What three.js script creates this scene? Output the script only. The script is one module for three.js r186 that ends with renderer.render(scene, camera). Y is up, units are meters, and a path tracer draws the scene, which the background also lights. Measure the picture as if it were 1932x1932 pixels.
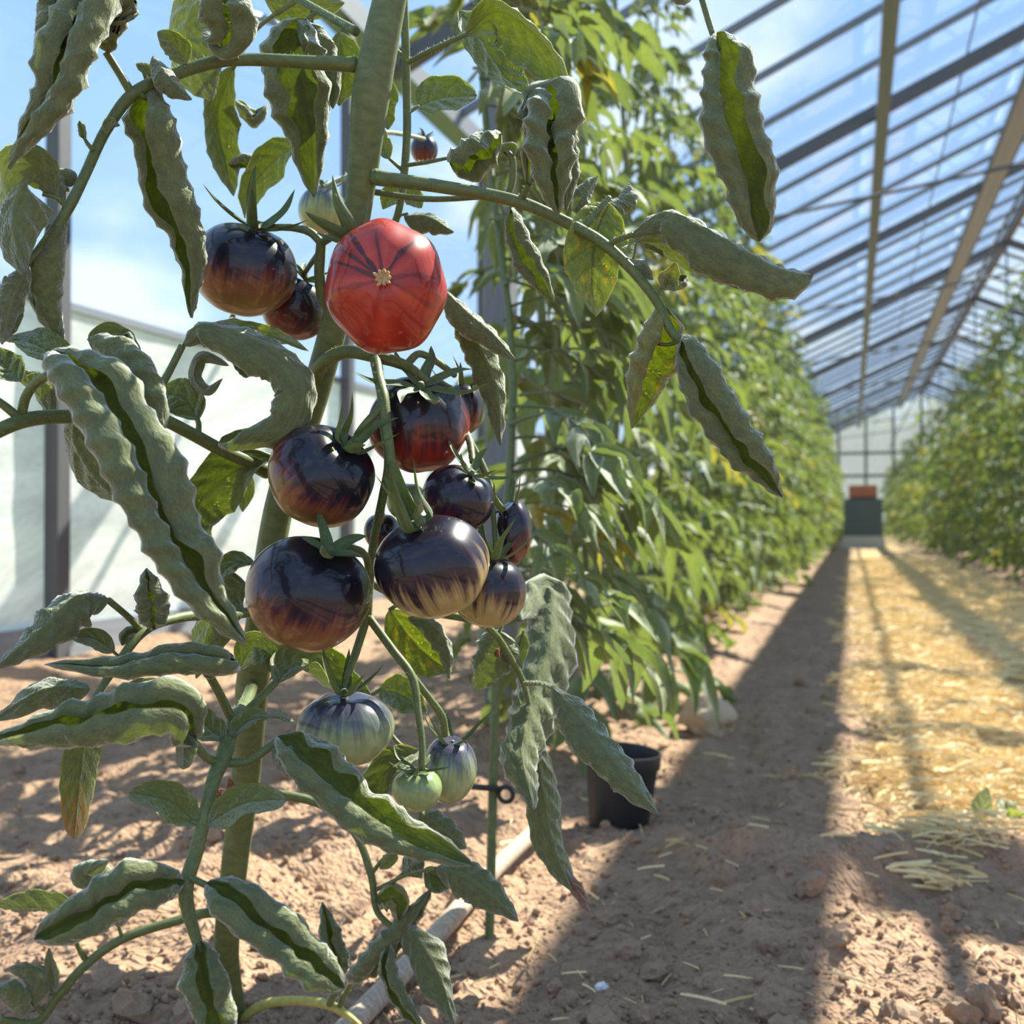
import * as THREE from 'three';
import { mergeGeometries } from 'three/addons/utils/BufferGeometryUtils.js';
import { createNoise2D, createNoise3D } from 'simplex-noise';

// ------------------------------------------------------------------ camera, sky, sun, exposure
const scene = new THREE.Scene();
const renderer = new THREE.WebGLRenderer({ antialias: true });
renderer.toneMapping = THREE.LinearToneMapping;
renderer.toneMappingExposure = 1.15;
renderer.shadowMap.enabled = true;

const FOV = 53, FPX = 966 / Math.tan((FOV / 2) * Math.PI / 180);
const camera = new THREE.PerspectiveCamera(FOV, 1, 0.05, 300);
camera.position.set(0, 0.4, 0);
camera.rotation.order = 'YXZ';
camera.rotation.set(0.0083, THREE.MathUtils.degToRad(18.3), 0);
camera.focus = 0.525;
camera.userData.fStop = 11;
camera.updateMatrixWorld(true);

function rng(seed) { let a = seed >>> 0; return () => { a = (a + 0x6d2b79f5) | 0; let t = Math.imul(a ^ (a >>> 15), 1 | a); t = (t + Math.imul(t ^ (t >>> 7), 61 | t)) ^ t; return ((t ^ (t >>> 14)) >>> 0) / 4294967296; }; }
const n2 = createNoise2D(rng(11)), n3 = createNoise3D(rng(12));
const V = (x, y, z) => new THREE.Vector3(x, y, z);
const clamp = THREE.MathUtils.clamp, lerp = THREE.MathUtils.lerp, smooth = THREE.MathUtils.smoothstep;
const fbm = (x, y, o = 4) => { let s = 0, a = 0.5; for (let i = 0; i < o; i++, a *= 0.5, x *= 2.03, y *= 2.03) s += a * n2(x + i * 17.3, y - i * 9.1); return s; };

{ // sky: clear blue, paler towards the horizon, thin fair-weather clouds
  const W = 1024, H = 512, data = new Float32Array(W * H * 4);
  for (let j = 0; j < H; j++) {
    const el = ((j + 0.5) / H - 0.5) * Math.PI, s = Math.max(0, Math.sin(el));
    for (let i = 0; i < W; i++) {
      const az = ((i + 0.5) / W - 0.5) * 2 * Math.PI, x = Math.cos(az) * Math.cos(el), z = Math.sin(az) * Math.cos(el);
      const k = Math.pow(1 - s, 3.2);
      let r = lerp(0.25, 0.58, k), g = lerp(0.45, 0.72, k), b = lerp(0.86, 0.93, k);
      const q = 1 / (s + 0.22), c = 0.5 + 0.9 * fbm(x * q * 0.9 + 5, z * q * 0.9 + 2, 5);
      const m = smooth(c, 0.5, 0.95) * 0.5 * smooth(s, 0.0, 0.1);
      r = lerp(r, 1.05, m); g = lerp(g, 1.07, m); b = lerp(b, 1.1, m);
      r *= 1.28; g *= 1.28; b *= 1.26; const o = (j * W + i) * 4; data[o] = r; data[o + 1] = g; data[o + 2] = b; data[o + 3] = 1;
    }
  }
  const sky = new THREE.DataTexture(data, W, H, THREE.RGBAFormat, THREE.FloatType);
  sky.mapping = THREE.EquirectangularReflectionMapping; sky.magFilter = THREE.LinearFilter; sky.needsUpdate = true;
  scene.background = sky; scene.environment = sky;
}
const SUN = V(0.293, 0.74, -0.58).normalize();
const sun = new THREE.DirectionalLight(new THREE.Color(1, 0.94, 0.84), 14);
sun.position.copy(SUN).multiplyScalar(30); sun.name = 'sun';
sun.castShadow = true; sun.shadow.mapSize.set(4096, 4096); sun.shadow.radius = 0.6;
Object.assign(sun.shadow.camera, { left: -14, right: 14, top: 14, bottom: -14, near: 1, far: 70 });
scene.add(sun, sun.target);

// ------------------------------------------------------------------ helpers
const camR = V(), camU = V(), camB = V(); camera.matrixWorld.extractBasis(camR, camU, camB);
// a measured place: image column and row of a 1932 frame, and the distance in front of the lens in metres
const P = (x, y, d) => camera.position.clone().addScaledVector(camR, ((x - 966) / FPX) * d).addScaledVector(camU, ((966 - y) / FPX) * d).addScaledVector(camB, -d);
const D = ([x, y, z]) => V().addScaledVector(camR, x).addScaledVector(camU, y).addScaledVector(camB, z).normalize();   // direction: right, up, towards the lens
const taken = {};
function named(n) { const k = taken[n] = (taken[n] ?? -1) + 1; return k ? n + '_' + String(k).padStart(3, '0') : n; }
function mesh(name, geo, mat, parent) { const m = new THREE.Mesh(geo, mat); m.name = name; m.castShadow = m.receiveShadow = true; parent?.add(m); return m; }
function top(o, name, label, category, group, kind) {
  o.name = named(name); scene.add(o);
  if (label) o.userData.label = label; if (category) o.userData.category = category; if (group) o.userData.group = group; if (kind) o.userData.kind = kind;
  return o;
}
function structure(o, name, label) { o.name = name; o.userData.kind = 'structure'; if (label) o.userData.label = label; scene.add(o); return o; }

function grid(nu, nv, fn, closeU = false) { // fn(u, v) -> [Vector3]; u across, v along
  const pos = [], uv = [], idx = [];
  for (let j = 0; j <= nv; j++) for (let i = 0; i <= nu; i++) { const p = fn(i / nu, j / nv); pos.push(p.x, p.y, p.z); uv.push(i / nu, j / nv); }
  for (let j = 0; j < nv; j++) for (let i = 0; i < nu; i++) { const a = j * (nu + 1) + i, b = a + 1, c = a + nu + 1, d = c + 1; idx.push(a, b, d, a, d, c); }
  const g = new THREE.BufferGeometry();
  g.setAttribute('position', new THREE.Float32BufferAttribute(pos, 3)); g.setAttribute('uv', new THREE.Float32BufferAttribute(uv, 2)); g.setIndex(idx); g.computeVertexNormals();
  if (closeU) { const n = g.attributes.normal; for (let j = 0; j <= nv; j++) { const a = j * (nu + 1), b = a + nu; const v = V(n.getX(a) + n.getX(b), n.getY(a) + n.getY(b), n.getZ(a) + n.getZ(b)).normalize(); n.setXYZ(a, v.x, v.y, v.z); n.setXYZ(b, v.x, v.y, v.z); } }
  return g;
}
const sampleR = (radii, t) => { const f = t * (radii.length - 1), i = Math.min(radii.length - 2, Math.floor(f)); return lerp(radii[i], radii[i + 1], f - i); };
function tube(points, radii, nr = 10, ns = 0, ridge = 0) { // round stalk with a radius for every point, ends closed
  if (typeof radii === 'number') radii = [radii, radii];
  const curve = new THREE.CatmullRomCurve3(points, false, 'centripetal');
  ns = ns || Math.max(6, points.length * 8);
  const T = [], N = [], C = [];
  for (let i = 0; i <= ns; i++) { C.push(curve.getPoint(i / ns)); T.push(curve.getTangent(i / ns)); }
  let n = Math.abs(T[0].y) < 0.9 ? V(0, 1, 0) : V(1, 0, 0);
  for (let i = 0; i <= ns; i++) { n = n.clone().addScaledVector(T[i], -n.dot(T[i])).normalize(); N.push(n); }
  const g = grid(nr, ns + 2, (u, v) => {
    let k = Math.round(v * (ns + 2)) - 1; const end = k < 0 || k > ns; k = clamp(k, 0, ns);
    const a = u * Math.PI * 2, r = end ? 0 : sampleR(radii, k / ns) * (1 + ridge * Math.cos(a * 5 + k * 0.05));
    const b = T[k].clone().cross(N[k]);
    return C[k].clone().addScaledVector(N[k], Math.cos(a) * r).addScaledVector(b, Math.sin(a) * r);
  }, true);
  const uv = g.attributes.uv, L = curve.getLength(); for (let i = 0; i < uv.count; i++) uv.setY(i, uv.getY(i) * L * 20);
  return g;
}
function boxAt(x0, x1, y0, y1, z0, z1) { const g = new THREE.BoxGeometry(x1 - x0, y1 - y0, z1 - z0); g.translate((x0 + x1) / 2, (y0 + y1) / 2, (z0 + z1) / 2); return g; }
function bar(a, b, w, h) { // straight rectangular bar from a to b
  const L = a.distanceTo(b), g = new THREE.BoxGeometry(w, h, L), m = new THREE.Matrix4().lookAt(a, b, V(0, 1, 0)); m.setPosition(a.clone().add(b).multiplyScalar(0.5)); g.applyMatrix4(m); return g;
}
function dataTex(w, h, fn, srgb = true) { // fn(u, v) -> [r, g, b] 0..1 (sRGB if srgb)
  const d = new Uint8Array(w * h * 4);
  for (let j = 0; j < h; j++) for (let i = 0; i < w; i++) { const c = fn((i + 0.5) / w, (j + 0.5) / h), o = (j * w + i) * 4; for (let k = 0; k < 3; k++) d[o + k] = clamp(Math.round(c[k] * 255), 0, 255); d[o + 3] = 255; }
  const t = new THREE.DataTexture(d, w, h, THREE.RGBAFormat); t.magFilter = THREE.LinearFilter; t.minFilter = THREE.LinearMipmapLinearFilter; t.generateMipmaps = true;
  t.wrapS = t.wrapT = THREE.RepeatWrapping; if (srgb) t.colorSpace = THREE.SRGBColorSpace; t.needsUpdate = true; return t;
}
const mix3 = (a, b, t) => [lerp(a[0], b[0], t), lerp(a[1], b[1], t), lerp(a[2], b[2], t)];
const tileNoise = (u, v, f, o = 3) => { // noise that repeats over 0..1 in both directions
  const a = u * Math.PI * 2, b = v * Math.PI * 2, r = f / (Math.PI * 2); let s = 0, k = 0.55;
  for (let i = 0; i < o; i++, k *= 0.5) { const q = r * 2 ** i; s += k * n3(Math.cos(a) * q + i * 7, Math.sin(a) * q + Math.cos(b) * q * 1.3, Math.sin(b) * q * 1.3 - i * 5); } return s;
};

// ------------------------------------------------------------------ materials
// leaf blade colour: fine net of veins, mottling; optional yellowing patches between the veins
function leafTexture(base, vein, yellow, amount, seed) {
  return dataTex(256, 256, (u, v) => {
    const x = Math.abs(u - 0.5) * 2, ph = v * 7 - x * 1.5;
    const lat = Math.abs(((ph % 1) + 1) % 1 - 0.5) * 2;            // 1 on a side vein
    const mid = smooth(0.07 - x, 0, 0.05), side = smooth(lat, 0.9, 1) * 0.55 * (1 - x * 0.5);
    const net = smooth(0.08 - Math.abs(n2(u * 14 + seed, v * 22)), 0, 0.08) * 0.3;
    let c = base.map((k) => k * (1 + 0.16 * fbm(u * 9 + seed, v * 9, 4) + 0.08 * n2(u * 60, v * 60 + seed)));
    const y = amount < 0 ? smooth(v + 0.3 * fbm(u * 4, v * 5, 4) - 0.62, 0, 0.3) : smooth(fbm(u * 3 + seed * 3, v * 3.5 + seed, 4) + amount - 0.55 - 0.25 * side, 0, 0.3) * (amount > 0 ? 1 : 0);   // below 0: the withered tip
    c = mix3(c, yellow, y * 0.85);
    return mix3(c, vein, Math.max(mid * 0.8, side, net));
  });
}
const leafBump = dataTex(256, 256, (u, v) => {
  const x = Math.abs(u - 0.5) * 2, ph = v * 7 - x * 1.5, lat = Math.abs(((ph % 1) + 1) % 1 - 0.5) * 2;
  const h = 0.55 + 0.28 * fbm(u * 16, v * 20, 4) - 0.16 * smooth(lat, 0.6, 1) - 0.2 * smooth(0.08 - x, 0, 0.08) + 0.1 * n2(u * 90, v * 90); return [h, h, h];
}, false);
// the upper face is deep green and lets yellow-green light through; the underside is paler, greyer and downy
function leafMaterial(base, vein, yellow, amount, seed, through = 0.68) {
  return new THREE.MeshPhysicalMaterial({ map: leafTexture(base, vein, yellow, amount, seed), bumpMap: leafBump, bumpScale: 0.0012, roughness: 0.95, transmission: through, thickness: 0, side: THREE.DoubleSide, ior: 1.5, clearcoat: 0.35, clearcoatRoughness: 0.5 });
}
const underside = (c, seed) => new THREE.MeshPhysicalMaterial({ map: leafTexture(c, c.map((k) => k * 1.1), c, 0, seed), bumpMap: leafBump, bumpScale: 0.0012, roughness: 0.95, transmission: 0.66, thickness: 0, side: THREE.DoubleSide, ior: 1.5, sheen: 0.5, sheenRoughness: 0.5, sheenColor: new THREE.Color(0.7, 0.7, 0.55) });
const M = {};
const pair = (top_, below) => [top_, below];
const below = underside([0.54, 0.57, 0.35], 21), belowYellow = underside([0.66, 0.65, 0.37], 23);
M.leaf = pair(leafMaterial([0.53, 0.59, 0.14], [0.45, 0.50, 0.13], [0.7, 0.66, 0.2], 0, 1), below);
M.leafYellow = pair(leafMaterial([0.60, 0.67, 0.14], [0.46, 0.50, 0.10], [0.84, 0.74, 0.12], 0.42, 4), belowYellow);
M.leafTurning = pair(leafMaterial([0.54, 0.57, 0.20], [0.48, 0.50, 0.17], [0.80, 0.55, 0.22], -1, 5), belowYellow);
M.leafBrown = pair(leafMaterial([0.48, 0.34, 0.16], [0.4, 0.28, 0.13], [0.6, 0.42, 0.18], 0.5, 6, 0.4), underside([0.62, 0.42, 0.16], 24));
M.far = [[0.44, 0.50, 0.22], [0.47, 0.53, 0.23], [0.42, 0.48, 0.21], [0.58, 0.57, 0.22]].map((c, i) => leafMaterial(c, c.map((k) => k * 0.95), [0.78, 0.68, 0.15], i === 3 ? 0.4 : 0, 10 + i, 0.5));
const stalkTex = (a, b, s) => dataTex(128, 256, (u, v) => { const k = 0.5 + 0.5 * tileNoise(u, v, 5, 4) + 0.12 * n2(u * 90, v * 40); return mix3(a, b, clamp(k + s, 0, 1)); });
M.stem = new THREE.MeshPhysicalMaterial({ map: stalkTex([0.29, 0.33, 0.17], [0.42, 0.46, 0.27], 0), roughness: 0.55, sheen: 0.5, sheenRoughness: 0.4, sheenColor: new THREE.Color(0.7, 0.72, 0.5) });
M.stalk = new THREE.MeshPhysicalMaterial({ map: stalkTex([0.29, 0.33, 0.16], [0.41, 0.45, 0.25], 0), roughness: 0.55, sheen: 0.5, sheenRoughness: 0.4, sheenColor: new THREE.Color(0.7, 0.75, 0.55) });
M.stalkYellow = new THREE.MeshStandardMaterial({ map: stalkTex([0.55, 0.55, 0.25], [0.75, 0.68, 0.36], 0), roughness: 0.65 });
M.sepal = new THREE.MeshPhysicalMaterial({ map: stalkTex([0.23, 0.29, 0.13], [0.36, 0.43, 0.2], 0), roughness: 0.6, side: THREE.DoubleSide, transmission: 0.15, thickness: 0, sheen: 0.6, sheenColor: new THREE.Color(0.6, 0.65, 0.5) });
M.hair = new THREE.MeshPhysicalMaterial({ color: new THREE.Color(0.62, 0.66, 0.45), roughness: 0.8, transmission: 0.4, thickness: 0 });
M.driedFlower = new THREE.MeshStandardMaterial({ map: stalkTex([0.62, 0.50, 0.34], [0.88, 0.76, 0.58], 0), roughness: 0.9 });
M.driedRed = new THREE.MeshStandardMaterial({ map: stalkTex([0.36, 0.18, 0.12], [0.6, 0.36, 0.24], 0), roughness: 0.9 });
M.twine = new THREE.MeshStandardMaterial({ color: 0xb9b59a, roughness: 0.9 });
const metalTex = dataTex(256, 256, (u, v) => { const k = 0.5 + 0.35 * tileNoise(u, v, 9, 4) + 0.1 * n2(u * 120, v * 30); return mix3([0.40, 0.40, 0.41], [0.56, 0.56, 0.56], k); });
M.steel = new THREE.MeshStandardMaterial({ map: metalTex, color: new THREE.Color(0.86, 0.93, 1.0), roughness: 0.55, metalness: 0.25 });
M.darkSteel = new THREE.MeshStandardMaterial({ map: metalTex, color: new THREE.Color(0.5, 0.5, 0.52), roughness: 0.6, metalness: 0.2 });
M.paleSteel = new THREE.MeshStandardMaterial({ map: metalTex, color: new THREE.Color(1.1, 1.22, 1.35), roughness: 0.5, metalness: 0.1 });
M.glass = new THREE.MeshPhysicalMaterial({ color: new THREE.Color(0.95, 0.98, 0.975), transmission: 1, thickness: 0, roughness: 0.02, ior: 1.25, specularIntensity: 0.6, side: THREE.DoubleSide });
M.hazyGlass = new THREE.MeshPhysicalMaterial({ color: new THREE.Color(0.66, 0.70, 0.70), transmission: 1, thickness: 0, roughness: 0.45, side: THREE.DoubleSide });
M.film = new THREE.MeshPhysicalMaterial({ map: dataTex(512, 512, (u, v) => { const k = 0.86 + 0.1 * tileNoise(u, v, 6, 4) + 0.05 * tileNoise(u, v, 40, 2); return [k * 1.06, k * 1.05, k * 1.01]; }), transmission: 0.6, thickness: 0, roughness: 0.95, side: THREE.DoubleSide });

// ------------------------------------------------------------------ ground
const Z1END = -39;
const straw = (x, z) => smooth(x + 0.10 * fbm(x * 3, z * 2) , -0.06, 0.12) * (1 - smooth(x, 0.75, 1.0)) * smooth(-z + 0.35 * fbm(x * 4 + 9, z * 3), 1.22, 1.7);
const groundY = (x, z) => {
  const r = Math.hypot(x, z), near = 1 - smooth(r, 3, 7);
  let y = 0.022 * fbm(x * 1.6, z * 1.6, 3) + near * (0.02 * fbm(x * 7, z * 7, 3) + 0.012 * Math.abs(fbm(x * 20, z * 20, 3)));
  y += 0.035 * Math.exp(-((z + 1.28 + 0.25 * (x - 0.1) + 0.06 * n2(x * 3, 1)) ** 2) / 0.004) * smooth(x, -0.35, -0.1);      // low trodden rim across the path
  y += 0.03 * Math.exp(-((x + 0.62) ** 2) / 0.05);
  return y;
};
{
  const axis = (lo, hi, c, n, k) => { const s = (v) => Math.asinh((v - c) * k), a = s(lo), b = s(hi); return Array.from({ length: n + 1 }, (_, i) => c + Math.sinh(lerp(a, b, i / n)) / k); };
  const xs = axis(-2.6, 7, -0.3, 300, 3.0), zs = axis(-39, 2, -1.0, 360, 2.6);
  const pos = [], uv = [], col = [], idx = [];
  for (const z of zs) for (const x of xs) {
    pos.push(x, groundY(x, z), z); uv.push(x * 1.25, z * 1.25);
    const s = straw(x, z), p = 0.5 + 0.6 * fbm(x * 2.5 + 3, z * 2.5, 3), e = 0.5 + 0.9 * fbm(x * 9, z * 9, 3);
    const soil = mix3([0.95, 0.88, 0.82], [1.12, 1.06, 1.0], p), st = mix3([1.4, 1.45, 1.0], [1.7, 1.72, 1.15], clamp(e, 0, 1));
    col.push(...mix3(soil, st, s * (0.55 + 0.45 * clamp(e + 0.3, 0, 1))));
  }
  const nx = xs.length; for (let j = 0; j < zs.length - 1; j++) for (let i = 0; i < nx - 1; i++) { const a = j * nx + i; idx.push(a, a + nx, a + 1, a + 1, a + nx, a + nx + 1); }
  const g = new THREE.BufferGeometry(); g.setAttribute('position', new THREE.Float32BufferAttribute(pos, 3)); g.setAttribute('uv', new THREE.Float32BufferAttribute(uv, 2)); g.setAttribute('color', new THREE.Float32BufferAttribute(col, 3)); g.setIndex(idx); g.computeVertexNormals();
  const soilH = (u, v) => 0.5 + 0.32 * tileNoise(u, v, 22, 4) + 0.22 * tileNoise(u + 0.3, v + 0.1, 90, 3);
  const map = dataTex(1024, 1024, (u, v) => { const h = soilH(u, v); return mix3([0.48, 0.385, 0.30], [0.67, 0.555, 0.45], clamp(h + 0.15 * tileNoise(u, v, 6, 2), 0, 1)); });
  const bump = dataTex(1024, 1024, (u, v) => { const h = soilH(u, v); return [h, h, h]; }, false);
  const floor = mesh('floor', g, new THREE.MeshStandardMaterial({ map, bumpMap: bump, bumpScale: 0.012, vertexColors: true, roughness: 0.95 }));
  structure(floor, 'floor', 'dry sandy soil floor of the greenhouse with a straw covered path');
  // clods of soil, the larger ones as pieces of their own
  const r = rng(77), clodMat = new THREE.MeshStandardMaterial({ map, roughness: 1 }), shapes = [];
  for (let k = 0; k < 6; k++) { const c = new THREE.IcosahedronGeometry(1, 2), p = c.attributes.position; for (let i = 0; i < p.count; i++) { const v = V().fromBufferAttribute(p, i), f = 1 + 0.3 * n3(v.x * 1.3 + k * 9, v.y * 1.3, v.z * 1.3) + 0.12 * n3(v.x * 4, v.y * 4 + k, v.z * 4); v.multiplyScalar(f); p.setXYZ(i, v.x, v.y * 0.72, v.z); } c.computeVertexNormals(); shapes.push(c); }
  const spot = () => { const d = 0.78 + 1.9 * r() ** 2.2, px = r() * 1932, q = P(px, 966, d); return [q.x, q.z]; };
  for (let k = 0; k < 260; k++) {
    const [x, z] = spot(), s = 0.003 + 0.012 * r() ** 2.6; if (straw(x, z) > 0.4) continue;
    const c = mesh('soil_clod', shapes[k % 6], clodMat, floor); c.scale.set(s * (0.8 + 0.5 * r()), s, s * (0.8 + 0.5 * r())); c.rotation.set(r() * 6, r() * 6, r() * 6); c.position.set(x, groundY(x, z) + s * 0.25, z);
  }
  const im = new THREE.InstancedMesh(new THREE.IcosahedronGeometry(1, 1), clodMat, 14000), m4 = new THREE.Matrix4(), q = new THREE.Quaternion();
  for (let k = 0; k < 14000; k++) { const d = 0.75 + 3 * r() ** 1.8, p0 = P(r() * 1932, 966, d), s = 0.0008 + 0.0028 * r() ** 3, x = p0.x, z = p0.z; q.setFromEuler(new THREE.Euler(r() * 6, r() * 6, r() * 6)); m4.compose(V(x, groundY(x, z) + s * 0.3, z), q, V(s * (0.6 + r()), s, s * (0.6 + r()))); im.setMatrixAt(k, m4); im.setColorAt(k, new THREE.Color().setRGB(...mix3([0.85, 0.8, 0.76], [1.15, 1.1, 1.05], r()))); }
  im.receiveShadow = im.castShadow = true; top(im, 'soil_crumbs', 'fine crumbs of dry soil scattered over the ground', 'soil', null, 'stuff');
  // straw
  const strawGeo = grid(2, 5, (u, v) => V((u - 0.5) * (1 - 0.5 * v), 0.35 * Math.sin(v * Math.PI) * 0.12 + (u === 0.5 ? 0.25 : 0) * 0.5, v - 0.5));
  const straws = (name, label, n, place, seed, size = 1) => {
    const q2 = rng(seed), a = new THREE.InstancedMesh(strawGeo, new THREE.MeshStandardMaterial({ roughness: 0.6, side: THREE.DoubleSide }), n);
    for (let k = 0; k < n; k++) { const [x, z, lift] = place(q2), L = size * (0.014 + 0.05 * q2() ** 2), w = size * (0.0004 + 0.0008 * q2()); q.setFromEuler(new THREE.Euler((q2() - 0.5) * 0.35, q2() * 6.3, (q2() - 0.5) * 0.8, 'YXZ')); m4.compose(V(x, groundY(x, z) + 0.002 + lift * q2(), z), q, V(w, L * 0.5, L)); a.setMatrixAt(k, m4); a.setColorAt(k, new THREE.Color().setRGB(...mix3([0.58, 0.40, 0.17], [0.95, 0.74, 0.38], q2()))); }
    a.castShadow = a.receiveShadow = true; top(a, name, label, 'straw', null, 'stuff');
  };
  straws('straw_mulch', 'golden straw mulch spread along the sunny path', 90000, (q2) => { for (;;) { const x = -0.1 + 1.1 * q2(), z = -1.2 - 10 * q2() ** 2.0; if (straw(x, z) > q2()) return [x, z, 0.014]; } }, 5);
  straws('straw_litter', 'loose straw bits littering the bare soil', 300, (q2) => { const d = 0.8 + 1.4 * q2() ** 1.3, p0 = P(700 + q2() * 1232, 966, d); return [p0.x, p0.z, 0.003]; }, 6, 0.7);
  const lawn = mesh('lawn', boxAt(-60, -2.62, -0.3, -0.04, -60, 25), new THREE.MeshStandardMaterial({ map: dataTex(256, 256, (u, v) => { const k = 0.5 + 0.6 * tileNoise(u, v, 12, 4); return mix3([0.28, 0.38, 0.14], [0.55, 0.6, 0.3], k); }), roughness: 1 }));
  lawn.geometry = mergeGeometries([lawn.geometry, boxAt(-2.6, 30, -0.3, -0.04, -60, Z1END)]); structure(lawn, 'lawn', 'grass outside the greenhouse wall');
}

// ------------------------------------------------------------------ greenhouse shell
const EX = -2.25, EY = 2.8, SLOPE = 0.45, RX = 2.32, RY = EY + SLOPE * (RX - EX), STEP = 0.86, Z0 = 1.22, Z1 = Z0 - 46 * STEP;
const roofY = (x) => (x <= RX ? EY + SLOPE * (x - EX) : RY - SLOPE * (x - RX));
{
  const roof = structure(new THREE.Group(), 'roof', 'pitched glass roof on grey steel rafters');
  const RE = 2 * RX - EX, bays = 46, step = STEP;
  const barG = (xa, xb, w, h, dz) => bar(V(xa, roofY(xa) + dz, 0), V(xb, roofY(xb) + dz, 0), w, h);
  const rafterL = barG(EX, RX, 0.075, 0.11, -0.08), rafterR = barG(RX, RE, 0.075, 0.11, -0.08), glazL = barG(EX, RX, 0.032, 0.05, -0.02), glazR = barG(RX, RE, 0.032, 0.05, -0.02);
  const paneL = barG(EX, RX, step - 0.03, 0.004, 0.012), paneR = barG(RX, RE, step - 0.03, 0.004, 0.012);
  const place = (n, g, m, z) => { const o = mesh(n, g, m, roof); o.position.z = z; };
  for (let k = 0; k <= bays; k++) {
    const z = Z0 - k * step, main = k % 5 === 2;
    place(main ? 'rafter' : 'glazing_bar', main ? rafterL : glazL, main ? M.darkSteel : M.steel, z); place(main ? 'rafter' : 'glazing_bar', main ? rafterR : glazR, main ? M.darkSteel : M.steel, z);
    if (k < bays) { place('pane', paneL, M.glass, z - step / 2); place('pane', paneR, M.glass, z - step / 2); }
    if (main) {
      mesh('tie_rod', tube([V(EX, EY + 0.0, z), V(RX, EY + 0.6, z), V(RE, EY, z)], 0.016, 6, 2), M.darkSteel, roof);
      mesh('strut', tube([V(RX, EY + 0.6, z), V(RX, RY - 0.1, z)], 0.016, 6, 2), M.darkSteel, roof);
    }
  }
  const along = (n, x, y, w, h, m) => mesh(n, boxAt(x - w / 2, x + w / 2, y - h / 2, y + h / 2, Z1, Z0), m, roof);
  along('purlin', 0.25, roofY(0.25) - 0.2, 0.1, 0.1, M.steel);
  along('vent_rail', 1.585, roofY(1.585) - 0.16, 0.2, 0.04, M.paleSteel); for (const q of [-1, 1]) along('vent_rail_lip', 1.585 + q * 0.107, roofY(1.585) - 0.15, 0.016, 0.07, M.darkSteel);
  along('ridge_beam', RX, RY - 0.02, 0.1, 0.14, M.darkSteel);
  along('purlin', 4.2, roofY(4.2) - 0.2, 0.09, 0.1, M.steel);
  along('eave_gutter', EX, EY - 0.03, 0.14, 0.12, M.steel); along('eave_gutter', RE, EY - 0.03, 0.14, 0.12, M.steel);
  mesh('water_pipe', tube([V(1.233, 2.9, Z0), V(1.233, 2.9, Z1)], 0.015, 8, 2), M.darkSteel, roof);
  mesh('wire', tube([V(0.45, 2.3, Z0), V(0.45, 2.3, Z1)], 0.004, 5, 2), M.darkSteel, roof);
  for (const [n, x] of [['wall_left', EX], ['wall_right', RE]]) {
    const w = structure(new THREE.Group(), n, n === 'wall_left' ? 'greenhouse side wall, milky film below and clear glass above' : 'far side wall of the greenhouse behind the second plant row');
    const s = n === 'wall_left' ? 1 : -1, wob = (z) => 0.012 * n2(z * 0.7, 3);
    for (let k = 0, z = -0.62; z > Z1; k++, z -= 1.83) {
      mesh('post', boxAt(x + s * 0.03 - 0.025, x + s * 0.03 + 0.025, -0.05, EY, z - 0.025, z + 0.025), M.darkSteel, w);
      mesh('film_panel', grid(16, 10, (u, v) => V(x + 0.004 * n2(u * 3 + k, v * 4), 0.02 + v * 1.03 + wob(z - u * 1.83), z - u * 1.83)), M.film, w);
      mesh('pane', boxAt(x - 0.002, x + 0.002, 1.06, EY - 0.1, z - 1.80, z - 0.03), M.glass, w);
    }
    mesh('rail', boxAt(x - 0.01, x + 0.012, 1.035, 1.06, Z1, Z0), M.paleSteel, w);
    mesh('base_board', boxAt(x - 0.02, x + 0.02, -0.03, 0.09, Z1, Z0), M.paleSteel, w);
  }
  const brace = mesh('wind_brace', tube([V(EX + 0.06, 1.70, -1.3), V(EX + 0.06, 2.4, -3.6)], 0.018, 8, 2), M.paleSteel, scene.getObjectByName('wall_left'));
  const back = structure(new THREE.Group(), 'wall_back', 'glazed end wall of the greenhouse with a door');
  for (let x = EX; x < RE + 0.01; x += (RE - EX) / 10) mesh('post', boxAt(x - 0.035, x + 0.035, 0, roofY(Math.min(x, RE)) - 0.03, Z1 - 0.04, Z1 + 0.04), M.darkSteel, back);
  for (const y of [1.0, 2.0, 2.8]) mesh('rail', boxAt(EX, RE, y - 0.03, y + 0.03, Z1 - 0.03, Z1 + 0.03), M.darkSteel, back);
  for (let k = 0; k < 10; k++) { const xa = EX + (RE - EX) / 10 * k + 0.03, xb = xa + (RE - EX) / 10 - 0.06, sh = new THREE.Shape([new THREE.Vector2(xa, 0.02), new THREE.Vector2(xb, 0.02), new THREE.Vector2(xb, roofY(xb) - 0.05), new THREE.Vector2(xa, roofY(xa) - 0.05)]); const g = new THREE.ExtrudeGeometry(sh, { depth: 0.004, bevelEnabled: false }); g.translate(0, 0, Z1); mesh('pane', g, M.hazyGlass, back); }
}

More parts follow.
